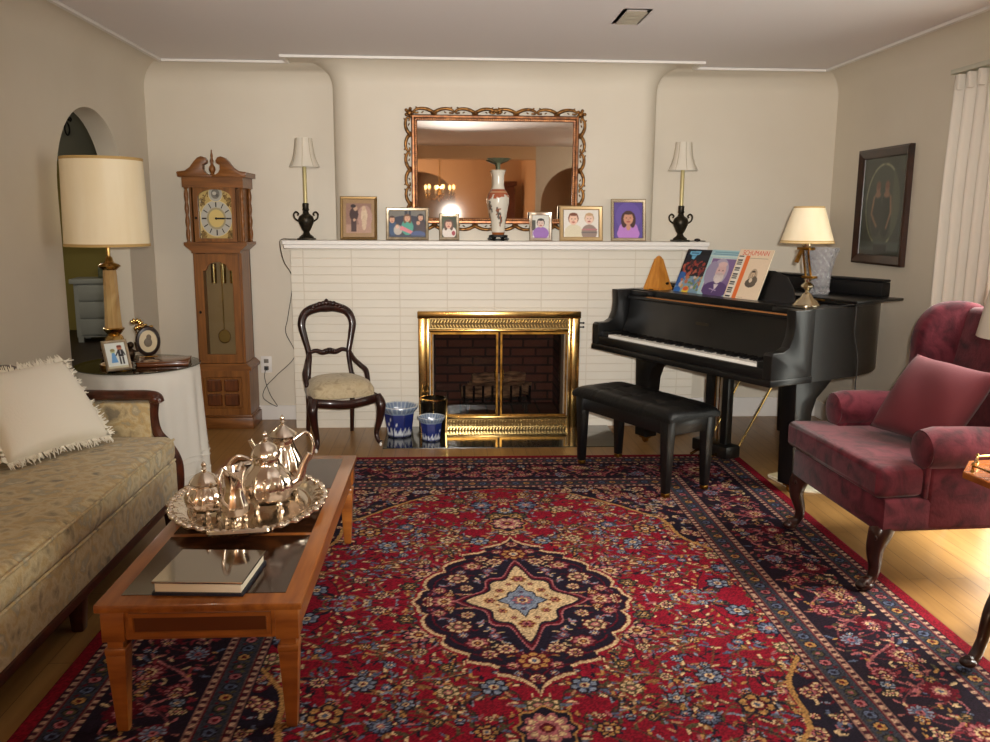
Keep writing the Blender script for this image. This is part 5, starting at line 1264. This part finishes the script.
# metronome
mtm = thing('metronome', 'honey-coloured wooden pyramid metronome on the left of the piano', 'metronome', pl(.147, .42, ZT-.0075), PA+R(10))
b = MB(); b.box((0, 0, .115), (.13, .13, .19)); o_ = b
for v in o_.bm.verts:
    if v.co.z > .1: v.co.x *= .30; v.co.y *= .30
o_.b2(-.068, .068, -.068, .068, 0, .022, bev=.003); b.build('wooden_case', M('honey_wood', (206, 140, 58), .35, col2=(182, 116, 44), scale=6, stretch=(6, 6, .7), coat=.3), mtm, smooth=0)
MB().lathe([(0, .21), (.022, .21), (.016, .222), (0, .23)], 4, mat=Matrix.Rotation(R(45), 4, 'Z')).build('cap', M('honey_cap', (196, 130, 54), .35), mtm, smooth=0)
MB().b2(-.018, .018, -.0685, -.066, .006, .012).build('nameplate', M('plate_dark', (90, 60, 26), .4, .5), mtm, smooth=0)
MB().tube([(.066, 0, .05), (.08, 0, .05)], .004, 6).b2(.078, .083, -.012, .012, .042, .058, bev=.002).build('winding_key', IRON, mtm)
# brass swing-arm lamp
dl_ = thing('desk_lamp', 'brass swing-arm lamp with cream cone shade on the piano right end', 'lamp', pl(1.352, .44, ZT-.0075), PA)
SB = M('polished_base', (214, 200, 170), .18, 1.0)
MB().lathe([(.076, 0), (.076, .012), (.066, .02), (.057, .034), (.036, .048), (.026, .066), (.014, .076)], 32).build('base', SB, dl_)
MB().lathe([(.012, .07), (.012, .09), (.034, .108), (.034, .116), (.014, .134), (.018, .15), (.010, .165)], 8).build('knop', SB, dl_, smooth=20)
ux = Vector((-.52, .35, 0))   # swing direction in local plan
def bp(f, z): return (ux.x*f, ux.y*f, z)
b = MB()
for o2 in (-.012, .012): b.tube(smooth_path([(o2*.6, o2, .16), (o2*.6-.03*.3, o2, .20), (-.05+o2*.6, o2+.03, .275), (-.062+o2*.6, o2+.04, .31)], 6), .0055, 8)
b.b2(-.03, .045, -.02, .02, .155, .168, bev=.003).box((-.06, .038, .312), (.085, .05, .016), bev=.004).tube([(-.085, .035, .308), (-.105, .02, .235)], [.012, .012], 8)
b.build('swing_arm', BRASSD, dl_)
MB().lathe([(.02, .318), (.026, .33), (.022, .37), (.012, .38)], 16, at=(-.055, .036, 0)).build('socket', SB, dl_)
s_ = MB().lathe([(.140, .345), (.1415, .347), (.0805, .535), (.079, .535), (.138, .35)], 48, at=(-.055, .036, 0), cap=False).build('lamp_shade', SHADEC, dl_, smooth=60)
MB().lathe([(.1425, .342), (.139, .357), (.136, .357), (.139, .342), (.1425, .342)], 48, at=(-.055, .036, 0), cap=False).build('shade_trim', TRIMC, s_)
MB().lathe([(.0825, .527), (.0805, .539), (.0775, .539), (.0795, .527), (.0825, .527)], 48, at=(-.055, .036, 0), cap=False).build('shade_trim', TRIMC, s_)
b = MB()
for k in range(3): b.tube([(-.055, .036, .515), (-.055+.079*math.cos(R(120*k)), .036+.079*math.sin(R(120*k)), .531)], .002, 5)
b.tube([(-.055, .036, .37), (-.055, .036, .515)], .004, 6).build('shade_spider', BRASS, s_)
cord('lamp_cord', 'black cord of the brass lamp running down the piano side', [pl(1.42, .53, ZT+.0), pl(1.49, .56, ZT+.002), pl(1.527, .60, ZT+.012), pl(1.545, .605, ZT-.01), pl(1.542, .61, .9), pl(1.548, .645, .75), pl(1.541, .655, .60), pl(1.55, .66, .40), pl(1.60, .68, .12), pl(1.62, .74, .005), pl(1.4, 1.2, .005), pl(1.3, 1.6, .005)], r=.004)
# crystal vase
cv_ = thing('crystal_vase', 'tall flared cut-crystal vase on the piano lid behind the brass lamp', 'vase', pl(1.13, .80, ZT+.0325), PA)
b = MB(); tb = bmesh.new(); rings = []; n = 96
pr = [(.058, 0), (.062, .012), (.056, .03), (.058, .07), (.064, .13), (.078, .20), (.10, .262), (.104, .268), (.10, .268), (.072, .20), (.058, .13), (.05, .05), (.03, .035), (0, .034)]
Pz = []
for (r0, z0), (r1, z1) in zip(pr, pr[1:]):
    for k in range(8): Pz.append((r0+(r1-r0)*k/8, z0+(z1-z0)*k/8))
Pz.append(pr[-1]); nout = 52
for i, (r_, z) in enumerate(Pz):
    ring = []
    for k in range(n):
        a = 2*PI*k/n; cut = 0
        if 6 < i < nout: cut = .0055*abs(math.cos(7*a+z*70))*abs(math.cos(7*a-z*70))
        ring.append(tb.verts.new(((r_+cut)*math.cos(a) if r_ > 0 else 0, (r_+cut)*math.sin(a) if r_ > 0 else 0, z)))
    rings.append(ring)
tb.faces.new(rings[0][::-1])
for A_, B_ in zip(rings, rings[1:]):
    for i in range(n): tb.faces.new((A_[i], A_[(i+1) % n], B_[(i+1) % n], B_[i]))
bmesh.ops.remove_doubles(tb, verts=tb.verts[:], dist=1e-6); b._add(tb); b.build('vase_body', CRYSTAL, cv_, smooth=0)
# long black case lying across the lid
lc = thing('instrument_case', 'long low black case lying across the piano lid behind the vase', 'case', pl(1.005, .955, ZT+.0325), PA)
MB().b2(-.46, .46, -.038, .038, 0, .082, bev=.006).build('case_body', LACQM, lc)
MB().b2(-.46, .46, -.038, .038, .084, .098, bev=.005).build('case_lid', LACQM, lc)
# bench
bh_ = thing('piano_bench', 'black piano bench with tufted leather seat and tapered legs', 'bench', (1.13, 4.775, .012), PA+R(1.5))
b = MB(); tb = bmesh.new(); nx_, ny_ = 60, 26; BL, BW = .86, .375; G = {}
for i in range(nx_+1):
    for j in range(ny_+1):
        u, v = -1+2*i/nx_, -1+2*j/ny_
        k = max(0, (1-abs(u)**14)*(1-abs(v)**8)); z = .448+.045*k**.5
        for sx in (-.5, 0, .5):
            for sy in (-.33, .33): z -= .010*math.exp(-(((u-sx)*BL/2)**2+((v-sy)*BW/2)**2)/.0007)
        for sx in (-.5, 0, .5): z -= .004*math.exp(-((u-sx)*BL/2/.006)**2)
        for sy in (-.33, .33): z -= .004*math.exp(-((v-sy)*BW/2/.006)**2)
        G[i, j] = tb.verts.new((u*BL/2, v*BW/2, z))
for i in range(nx_):
    for j in range(ny_): tb.faces.new((G[i, j], G[i+1, j], G[i+1, j+1], G[i, j+1]))
loop = [(i, 0) for i in range(nx_)]+[(nx_, j) for j in range(ny_)]+[(i, ny_) for i in range(nx_, 0, -1)]+[(0, j) for j in range(ny_, 0, -1)]
low = [tb.verts.new((G[q_].co.x, G[q_].co.y, .425)) for q_ in loop]
for k in range(len(loop)): tb.faces.new((G[loop[k]], low[k], low[(k+1) % len(loop)], G[loop[(k+1) % len(loop)]]))
tb.faces.new(low); b._add(tb); b.build('seat', LEATHER, bh_, smooth=50)
MB().b2(-.40, .40, -.16, .16, .345, .428, bev=.003).build('seat_box', LACQ, bh_)
for sx in (-1, 1):
    for sy in (-1, 1):
        o = MB().box((sx*.375, sy*.145, .225), (.062, .062, .405), taper=.62, bev=.003).build('leg', LACQ, bh_)
        MB().box((sx*.375, sy*.145, .011), (.036, .036, .022), bev=.003).build('ferrule', BRASSD, o)

# ------------------------------------------------------------------ wing chair (local: faces -y, turned to face -x)
wc = thing('wing_chair', 'burgundy damask wing chair with rolled arms and cabriole legs by the window', 'armchair', (2.07, 3.54, .0115), R(-88))
# local front y=-.38, back y=+.42, half width .41
b = MB().prism([(-.405, -.36), (-.36, -.385), (.36, -.385), (.405, -.36), (.40, .36), (-.40, .36)], .265, .405, 'z', bev=.02, seg=3); b.build('seat_base', DAMASK, wc)
b = MB().prism([(-.40, -.405), (.40, -.405), (.41, -.38), (.40, -.21), (.295, -.20), (.29, .26), (-.29, .26), (-.295, -.20), (-.40, -.21), (-.41, -.38)], .405, .535, 'z', bev=.04, seg=4); b.build('seat_cushion', DAMASK, wc, smooth=60)
b = MB().prism([(-.325, .385), (.325, .385), (.335, .80), (.345, 1.06), (.31, 1.105), (.12, 1.12), (-.12, 1.12), (-.31, 1.105), (-.345, 1.06), (-.335, .80)], -.07, .07, 'y', bev=.04, seg=4)
b.build('backrest', DAMASK, wc, loc=(0, .25, 0), rot=(R(-11), 0, 0), smooth=60)
for s in (-1, 1):
    x = s*.345
    # wing: profile in (y,z), flared outwards
    prof = [(p.x, p.y) for p in smooth_path([(.42, .56), (.47, .90), (.50, 1.06), (.42, 1.112), (.28, 1.105), (.20, 1.04), (.165, .94), (.165, .83), (.15, .75), (.10, .67), (.2, .60)], 5, closed=True)]
    MB().prism(prof, x-.045, x+.045, 'x', bev=.03, seg=3).build('wing', DAMASK, wc, smooth=60)
    wg = lastc(wc)
    for v in wg.data.vertices: v.co.x += s*(.06*max(0, .35-v.co.y))
    b = MB().b2(x-.05+s*.01, x+.05+s*.01, -.185, .34, .27, .60, bev=.02, seg=3)
    pts = [(x+s*.02, -.20, .595), (x+s*.02, -.15, .60), (x+s*.02, 0, .60), (x+s*.01, .30, .60)]
    b.tube(pts, [.078, .086, .084, .07], 20).sphere((x+s*.02, -.202, .595), .077, (1, .22, 1), 20)
    b.build('arm', VELVET if False else DAMASK, wc, smooth=60)
    MB().prism([(x-.045+s*.015, .40), (x+.04+s*.015, .40), (x+.045+s*.015, .56), (x-.04+s*.015, .56)], -.202, -.175, 'y', bev=.01).build('arm_front', DAMASK, wc)
    pts = smooth_path([(s*.345, -.315, .30), (s*.365, -.345, .25), (s*.362, -.36, .18), (s*.345, -.345, .10), (s*.345, -.355, .05), (s*.35, -.385, .028), (s*.352, -.40, .022)], 6)
    MB().tube(pts, lerp_list([.05, .046, .034, .024, .020, .028, .022], len(pts)), 12).sphere((s*.351, -.385, .022), .03, (1, 1.3, .72), 12).build('front_leg', MAHOG, wc, smooth=180)
    fl_ = lastc(wc)
    b = MB()
    for k in range(5): b.sphere((s*.365+(.024*math.sin(k*1.4)), -.383+.004*k, .262-.022*k), .012, (1.2, .5, 1), 8)
    b.build('knee_carving', MAHOG, fl_, smooth=180)
    MB().tube([(s*.33, .30, .28), (s*.33, .33, .14), (s*.335, .39, -.0115)], [.034, .028, .022], 8).build('rear_leg', MAHOG, wc)
pc = thing('throw_pillow', 'plain burgundy square pillow on the wing chair seat', 'pillow', (2.0, 3.50, .562))
pc.rotation_euler = (R(-36), R(3), R(-72))
pillow_mb(.42, .40, .16, seed=5, pinch=.08).build('pillow_body', VELVET, pc, smooth=180, loc=(0, 0, .2))

# ------------------------------------------------------------------ candle stand and lamp at the right edge
cs = thing('candle_stand', 'small octagonal tripod table with brass gallery at the right edge', 'side table', (1.975, 2.665, .011))
TTOP = M('stand_top', (168, 98, 40), .25, col2=(140, 76, 28), scale=4, stretch=(1, 6, 6), coat=.4)
REDM = M('red_mahogany', (92, 32, 20), .25, col2=(64, 20, 13), scale=6, stretch=(5, 5, 1), coat=.4)
oc = [(.215*math.cos(R(165+45*k)), .215*math.sin(R(165+45*k))) for k in range(8)]
MB().prism(oc, .618, .642, 'z', bev=.004).build('table_top', TTOP, cs, smooth=20)
oi = [(.185*math.cos(R(165+45*k)), .185*math.sin(R(165+45*k)), .664) for k in range(8)]
b = MB().tube(oi, .004, 6, closed=True)
for x, y, z in oi: b.lathe([(.008, .642), (.004, .65), (.004, .664), (.007, .668), (.003, .676)], 8, at=(x, y, 0))
b.build('brass_gallery', BRASS, cs)
MB().lathe([(.05, .16), (.055, .2), (.04, .24), (.032, .27), (.05, .30), (.056, .36), (.048, .43), (.03, .47), (.036, .49), (.028, .52), (.034, .60), (.05, .618)], 24).build('pedestal', REDM, cs)
for k in range(3):
    a = R((207, 315, 65)[k]); u = Vector((math.cos(a), math.sin(a), 0))
    pts = smooth_path([u*.03+Vector((0, 0, .21)), u*.10+Vector((0, 0, .235)), u*.155+Vector((0, 0, .18)), u*.19+Vector((0, 0, .09)), u*.235+Vector((0, 0, .032)), u*.27+Vector((0, 0, .036))], 7)
    MB().tube(pts, lerp_list([.03, .036, .03, .022, .024, .02], len(pts)), 12, fy=.8).sphere(u*.262+Vector((0, 0, .030)), .026, (1.1, 1.1, .62), 12).build('leg', MAHOG, cs, smooth=180)
el = thing('stand_lamp', 'small lamp with white shade on the octagonal stand at the right edge', 'lamp', (1.93, 2.70, .6545))
MB().lathe([(.06, 0), (.06, .012), (.03, .03), (.02, .06), (.045, .12), (.05, .18), (.025, .25), (.012, .28), (.012, .42)], 20).build('base', BRASS, el)
MB().lathe([(.152, .462), (.154, .464), (.11, .72), (.108, .72), (.15, .467)], 40, cap=False).build('lamp_shade', SHADEW, el, smooth=60)
MB().sphere((0, 0, .52), .03, (1, 1, 1.3), 12).build('bulb', M('lit_bulb', (255, 220, 170), .5, emit=((255, 205, 140), 12)), el)
light('stand_lamp_light', 'POINT', (1.93, 2.70, 1.14), 8, (1.0, .82, .58), shadow_soft_size=.05)

# ------------------------------------------------------------------ right wall, window, papers
pt = thing('framed_picture', 'tall dark framed picture with an oval pair of figures on the right wall', 'picture', (RX-.002, 5.53, 1.59), R(-90))
PWd, PHt = .66, .755
MB().frame(PWd, PHt, [(0, 0), (0, -.03), (.014, -.036), (.05, -.022), (.06, -.014), (.066, 0)]).build('frame', M('frame_dark', (58, 30, 18), .3, col2=(36, 18, 12), scale=8, coat=.3), pt, smooth=20)
c = Can(.54, .635, 108, 128, (46, 48, 42)); X0, Y0_ = .27, .33
dd = np.hypot((c.X-X0)/.215, (c.Y-Y0_)/.26); c.put(dd < 1.02, (150, 144, 116)); c.put(dd < .985, (52, 54, 46)); c.put((dd < 1.02) & (c.X > X0+.12), (66, 66, 54))
for sx, hc in ((-.065, (92, 58, 46)), (.05, (98, 62, 48))):
    c.ell(X0+sx, .25, .07, .13, (34, 37, 32)); c.ell(X0+sx, .35, .05, .06, (34, 37, 32)); c.ell(X0+sx, .435, .026, .034, (112, 80, 64)); c.ell(X0+sx, .456, .029, .026, hc); c.ell(X0+sx, .395, .04, .02, (110, 78, 62)); c.ell(X0+sx, .41, .014, .02, (110, 78, 62))
c.line([(X0-.11, .38), (X0-.135, .27), (X0-.06, .19)], .022, (112, 82, 64)); c.line([(X0+.10, .38), (X0+.115, .28), (X0+.07, .18)], .022, (112, 80, 62)); c.rect(0, 0, .58, .09, (58, 62, 60)); c.rect(0, 0, .58, .03, (40, 42, 38)); c.rect(.2, .02, .36, .07, (30, 32, 30)); c.a = np.clip(c.a*1.4, 0, 255); c.blur(3)
c.mesh('print', PAINTM, pt, loc=(0, -.008, 0))
MB().b2(-.265, .265, -.013, -.011, -.312, .312).build('picture_glass', GLASS, pt, smooth=0)
CURT = M('curtain_white', (226, 220, 208), .85, sheen=.1)
cu = thing('curtain', 'white pleated full-length curtain hanging at the right of the picture', 'curtain', (RX-.10, 4.37, 0))
b = MB(); tb = bmesh.new(); n = 150; rings = []
for z in np.linspace(.03, 2.27, 14):
    ring = []; k = (2.27-z)/2.24
    for i in range(n):
        t = i/(n-1); y = -.28+.56*t; y = y*(1+.05*k)
        ring.append(tb.verts.new((.030*(.55+.6*min(1, k*4))*math.sin(t*2*PI*6+.5*math.sin(t*7+k*1.2))+.010*math.sin(t*31+k), y, z)))
    rings.append(ring)
for A_, B_ in zip(rings, rings[1:]):
    for i in range(n-1): tb.faces.new((A_[i], A_[i+1], B_[i+1], B_[i]))
b._add(tb); o = b.build('drape', CURT, cu, smooth=180); md = o.modifiers.new('solid', 'SOLIDIFY'); md.thickness = .004
b = MB()
for i in range(6): MB().b2(-.03, .03, -.25+i*.095, -.22+i*.095, 2.19, 2.275, bev=.008).build('pleat', CURT, cu)
crl = MB().b2(RX-.13, RX-.07, .4, 4.68, 2.28, 2.305, bev=.004).b2(RX-.10, RX, 4.63, 4.66, 2.285, 2.30).b2(RX-.10, RX, .42, .45, 2.285, 2.30).build('curtain_rail', M('rail_white', (206, 206, 190), .5))
tag(crl, 'pale curtain rail fixed along the right wall above the curtain', 'curtain rail')
for i, (dx, dy, rz, w_, l_, z, lab) in enumerate([(0, 0, 10, .15, .21, 0, 'lowest pale pamphlet on the floor beneath the piano'), (.01, .02, 28, .14, .20, .012, 'upper pale booklet on the floor stack beneath the piano')]):
    pp = thing('booklet', lab, 'booklet', (1.985+dx, 4.66+dy, z), R(rz))
    MB().b2(-w_/2, w_/2, -l_/2, l_/2, .001, .009).build('pages', PAPER, pp, smooth=0)
    MB().b2(-w_/2-.001, w_/2+.001, -l_/2-.001, l_/2+.001, .009, .011).build('cover', M('booklet_cover%d' % i, (206, 190, 150), .5), pp, smooth=0)
mg = thing('magazine', 'open white magazine on the floor behind the wing chair leg', 'magazine', (2.12, 4.52, 0), R(-20))
for s in (-1, 1): MB().prism([(0, .004), (s*.04, .012), (s*.14, .003), (s*.14, .001), (0, .001)], -.1, .1, 'y').build('page', PAPER, mg, smooth=0)

# ------------------------------------------------------------------ beyond the arch
dr_ = thing('dresser', 'white-grey chest of drawers seen through the arch in the far room', 'dresser', (-4.10, 10.6, .006), R(10))
DRM = M('dresser_paint', (150, 152, 146), .5)
MB().b2(-.36, .36, -.2, .2, .06, .70).build('carcass', DRM, dr_, smooth=0)
MB().b2(-.40, .40, -.23, .22, .70, .755, bev=.006).build('dresser_top', DRM, dr_)
for k in range(3):
    z0 = .09+k*.205
    o = MB().b2(-.31, .31, -.218, -.2, z0, z0+.185, bev=.004).build('drawer', DRM, dr_)
for x in (-.32, .32):
    for y in (-.17, .17): MB().b2(x-.03, x+.03, y-.03, y+.03, 0, .06).build('foot', DRM, dr_, smooth=0)
tbx = thing('tissue_box', 'dark green tissue box with white tissue on the far dresser', 'tissue box', (-4.10, 10.58, .762), R(10))
MB().b2(-.10, .10, -.06, .06, 0, .13, bev=.004).build('box', M('tissue_box', (62, 70, 52), .7, col2=(110, 112, 90), scale=20), tbx)
MB().lathe([(.03, .12), (.045, .16), (.02, .20), (.004, .23)], 7, flute=(3, .3, .1, .25), sy=.5).build('tissue', LINEN, tbx)
wi = thing('wall_ornament', 'black wrought iron ornament with a ring at the top of the arch', 'ornament', (HX+.01, 7.55, 2.33))
wi.scale = (.6, .6, .6)
b = MB().b2(0, .012, -.02, .02, -.02, .16)
for s in (-1, 1): b.tube(smooth_path([(.02, 0, .0), (.03, s*.07, -.02), (.03, s*.12, -.07), (.03, s*.15, -.05), (.03, s*.13, -.02)], 6), .014, 8).sphere((.03, s*.07, -.05), .035, (.5, 1, .8), 8)
b.build('bracket', IRON, wi, smooth=180)
MB().tube([(.03, .075*math.cos(2*PI*k/24), -.19+.085*math.sin(2*PI*k/24)) for k in range(24)], .012, 8, closed=True).tube([(.03, 0, -.11), (.03, 0, .02)], .008, 6).build('ring', IRON, wi, smooth=180)

# ------------------------------------------------------------------ dining room behind the camera (seen in the mirror)
ch = thing('chandelier', 'brass candle chandelier glowing in the dining room, seen in the mirror', 'chandelier', (-.12, -2.3, 1.86))
MB().lathe([(.004, -.10), (.03, -.07), (.015, -.03), (.04, .02), (.02, .08), (.03, .14), (.01, .2), (.008, .69)], 16).build('stem', BRASS, ch)
FLM = M('candle_bulb_glow', (255, 230, 180), .5, emit=((255, 205, 130), 6)); CND = M('candle_sleeve', (240, 226, 190), .6)
for k in range(6):
    a = R(60*k+15); u = Vector((math.cos(a), math.sin(a), 0))
    o = MB().tube(smooth_path([u*.02+Vector((0, 0, 0)), u*.12+Vector((0, 0, -.06)), u*.22+Vector((0, 0, -.03)), u*.24+Vector((0, 0, .03))], 6), .008, 8).lathe([(.03, .03), (.035, .04), (.01, .042)], 12, at=u*.24).build('arm', BRASS, ch, smooth=180)
    MB().lathe([(.012, .04), (.012, .11)], 12, at=u*.24).build('candle', CND, o)
    MB().sphere(u*.24+Vector((0, 0, .145)), .022, (1, 1, 1.7), 10).build('bulb', FLM, o, smooth=180)
light('chandelier_light', 'POINT', (-.12, -2.3, 2.0), 25, (1.0, .74, .45), shadow_soft_size=.03)
hu = thing('china_cabinet', 'brown china cabinet in the dining room, seen in the mirror', 'cabinet', (1.1, -2.85, 0), R(90))
CABM = M('cabinet_wood', (120, 74, 54), .4)
MB().b2(-.25, .25, -.18, .18, 0, .85).build('base_cabinet', CABM, hu, smooth=0)
MB().b2(-.24, .24, -.05, .18, .85, 2.05).b2(-.28, .28, -.09, .2, 2.05, 2.12, bev=.01).build('upper_cabinet', CABM, hu, smooth=0)
for s in (-1, 1): MB().b2(s*.12-.10, s*.12+.10, -.065, -.05, .9, 2.0).build('door', M('cab_glass%d' % s, (150, 110, 90), .1), hu, smooth=0)
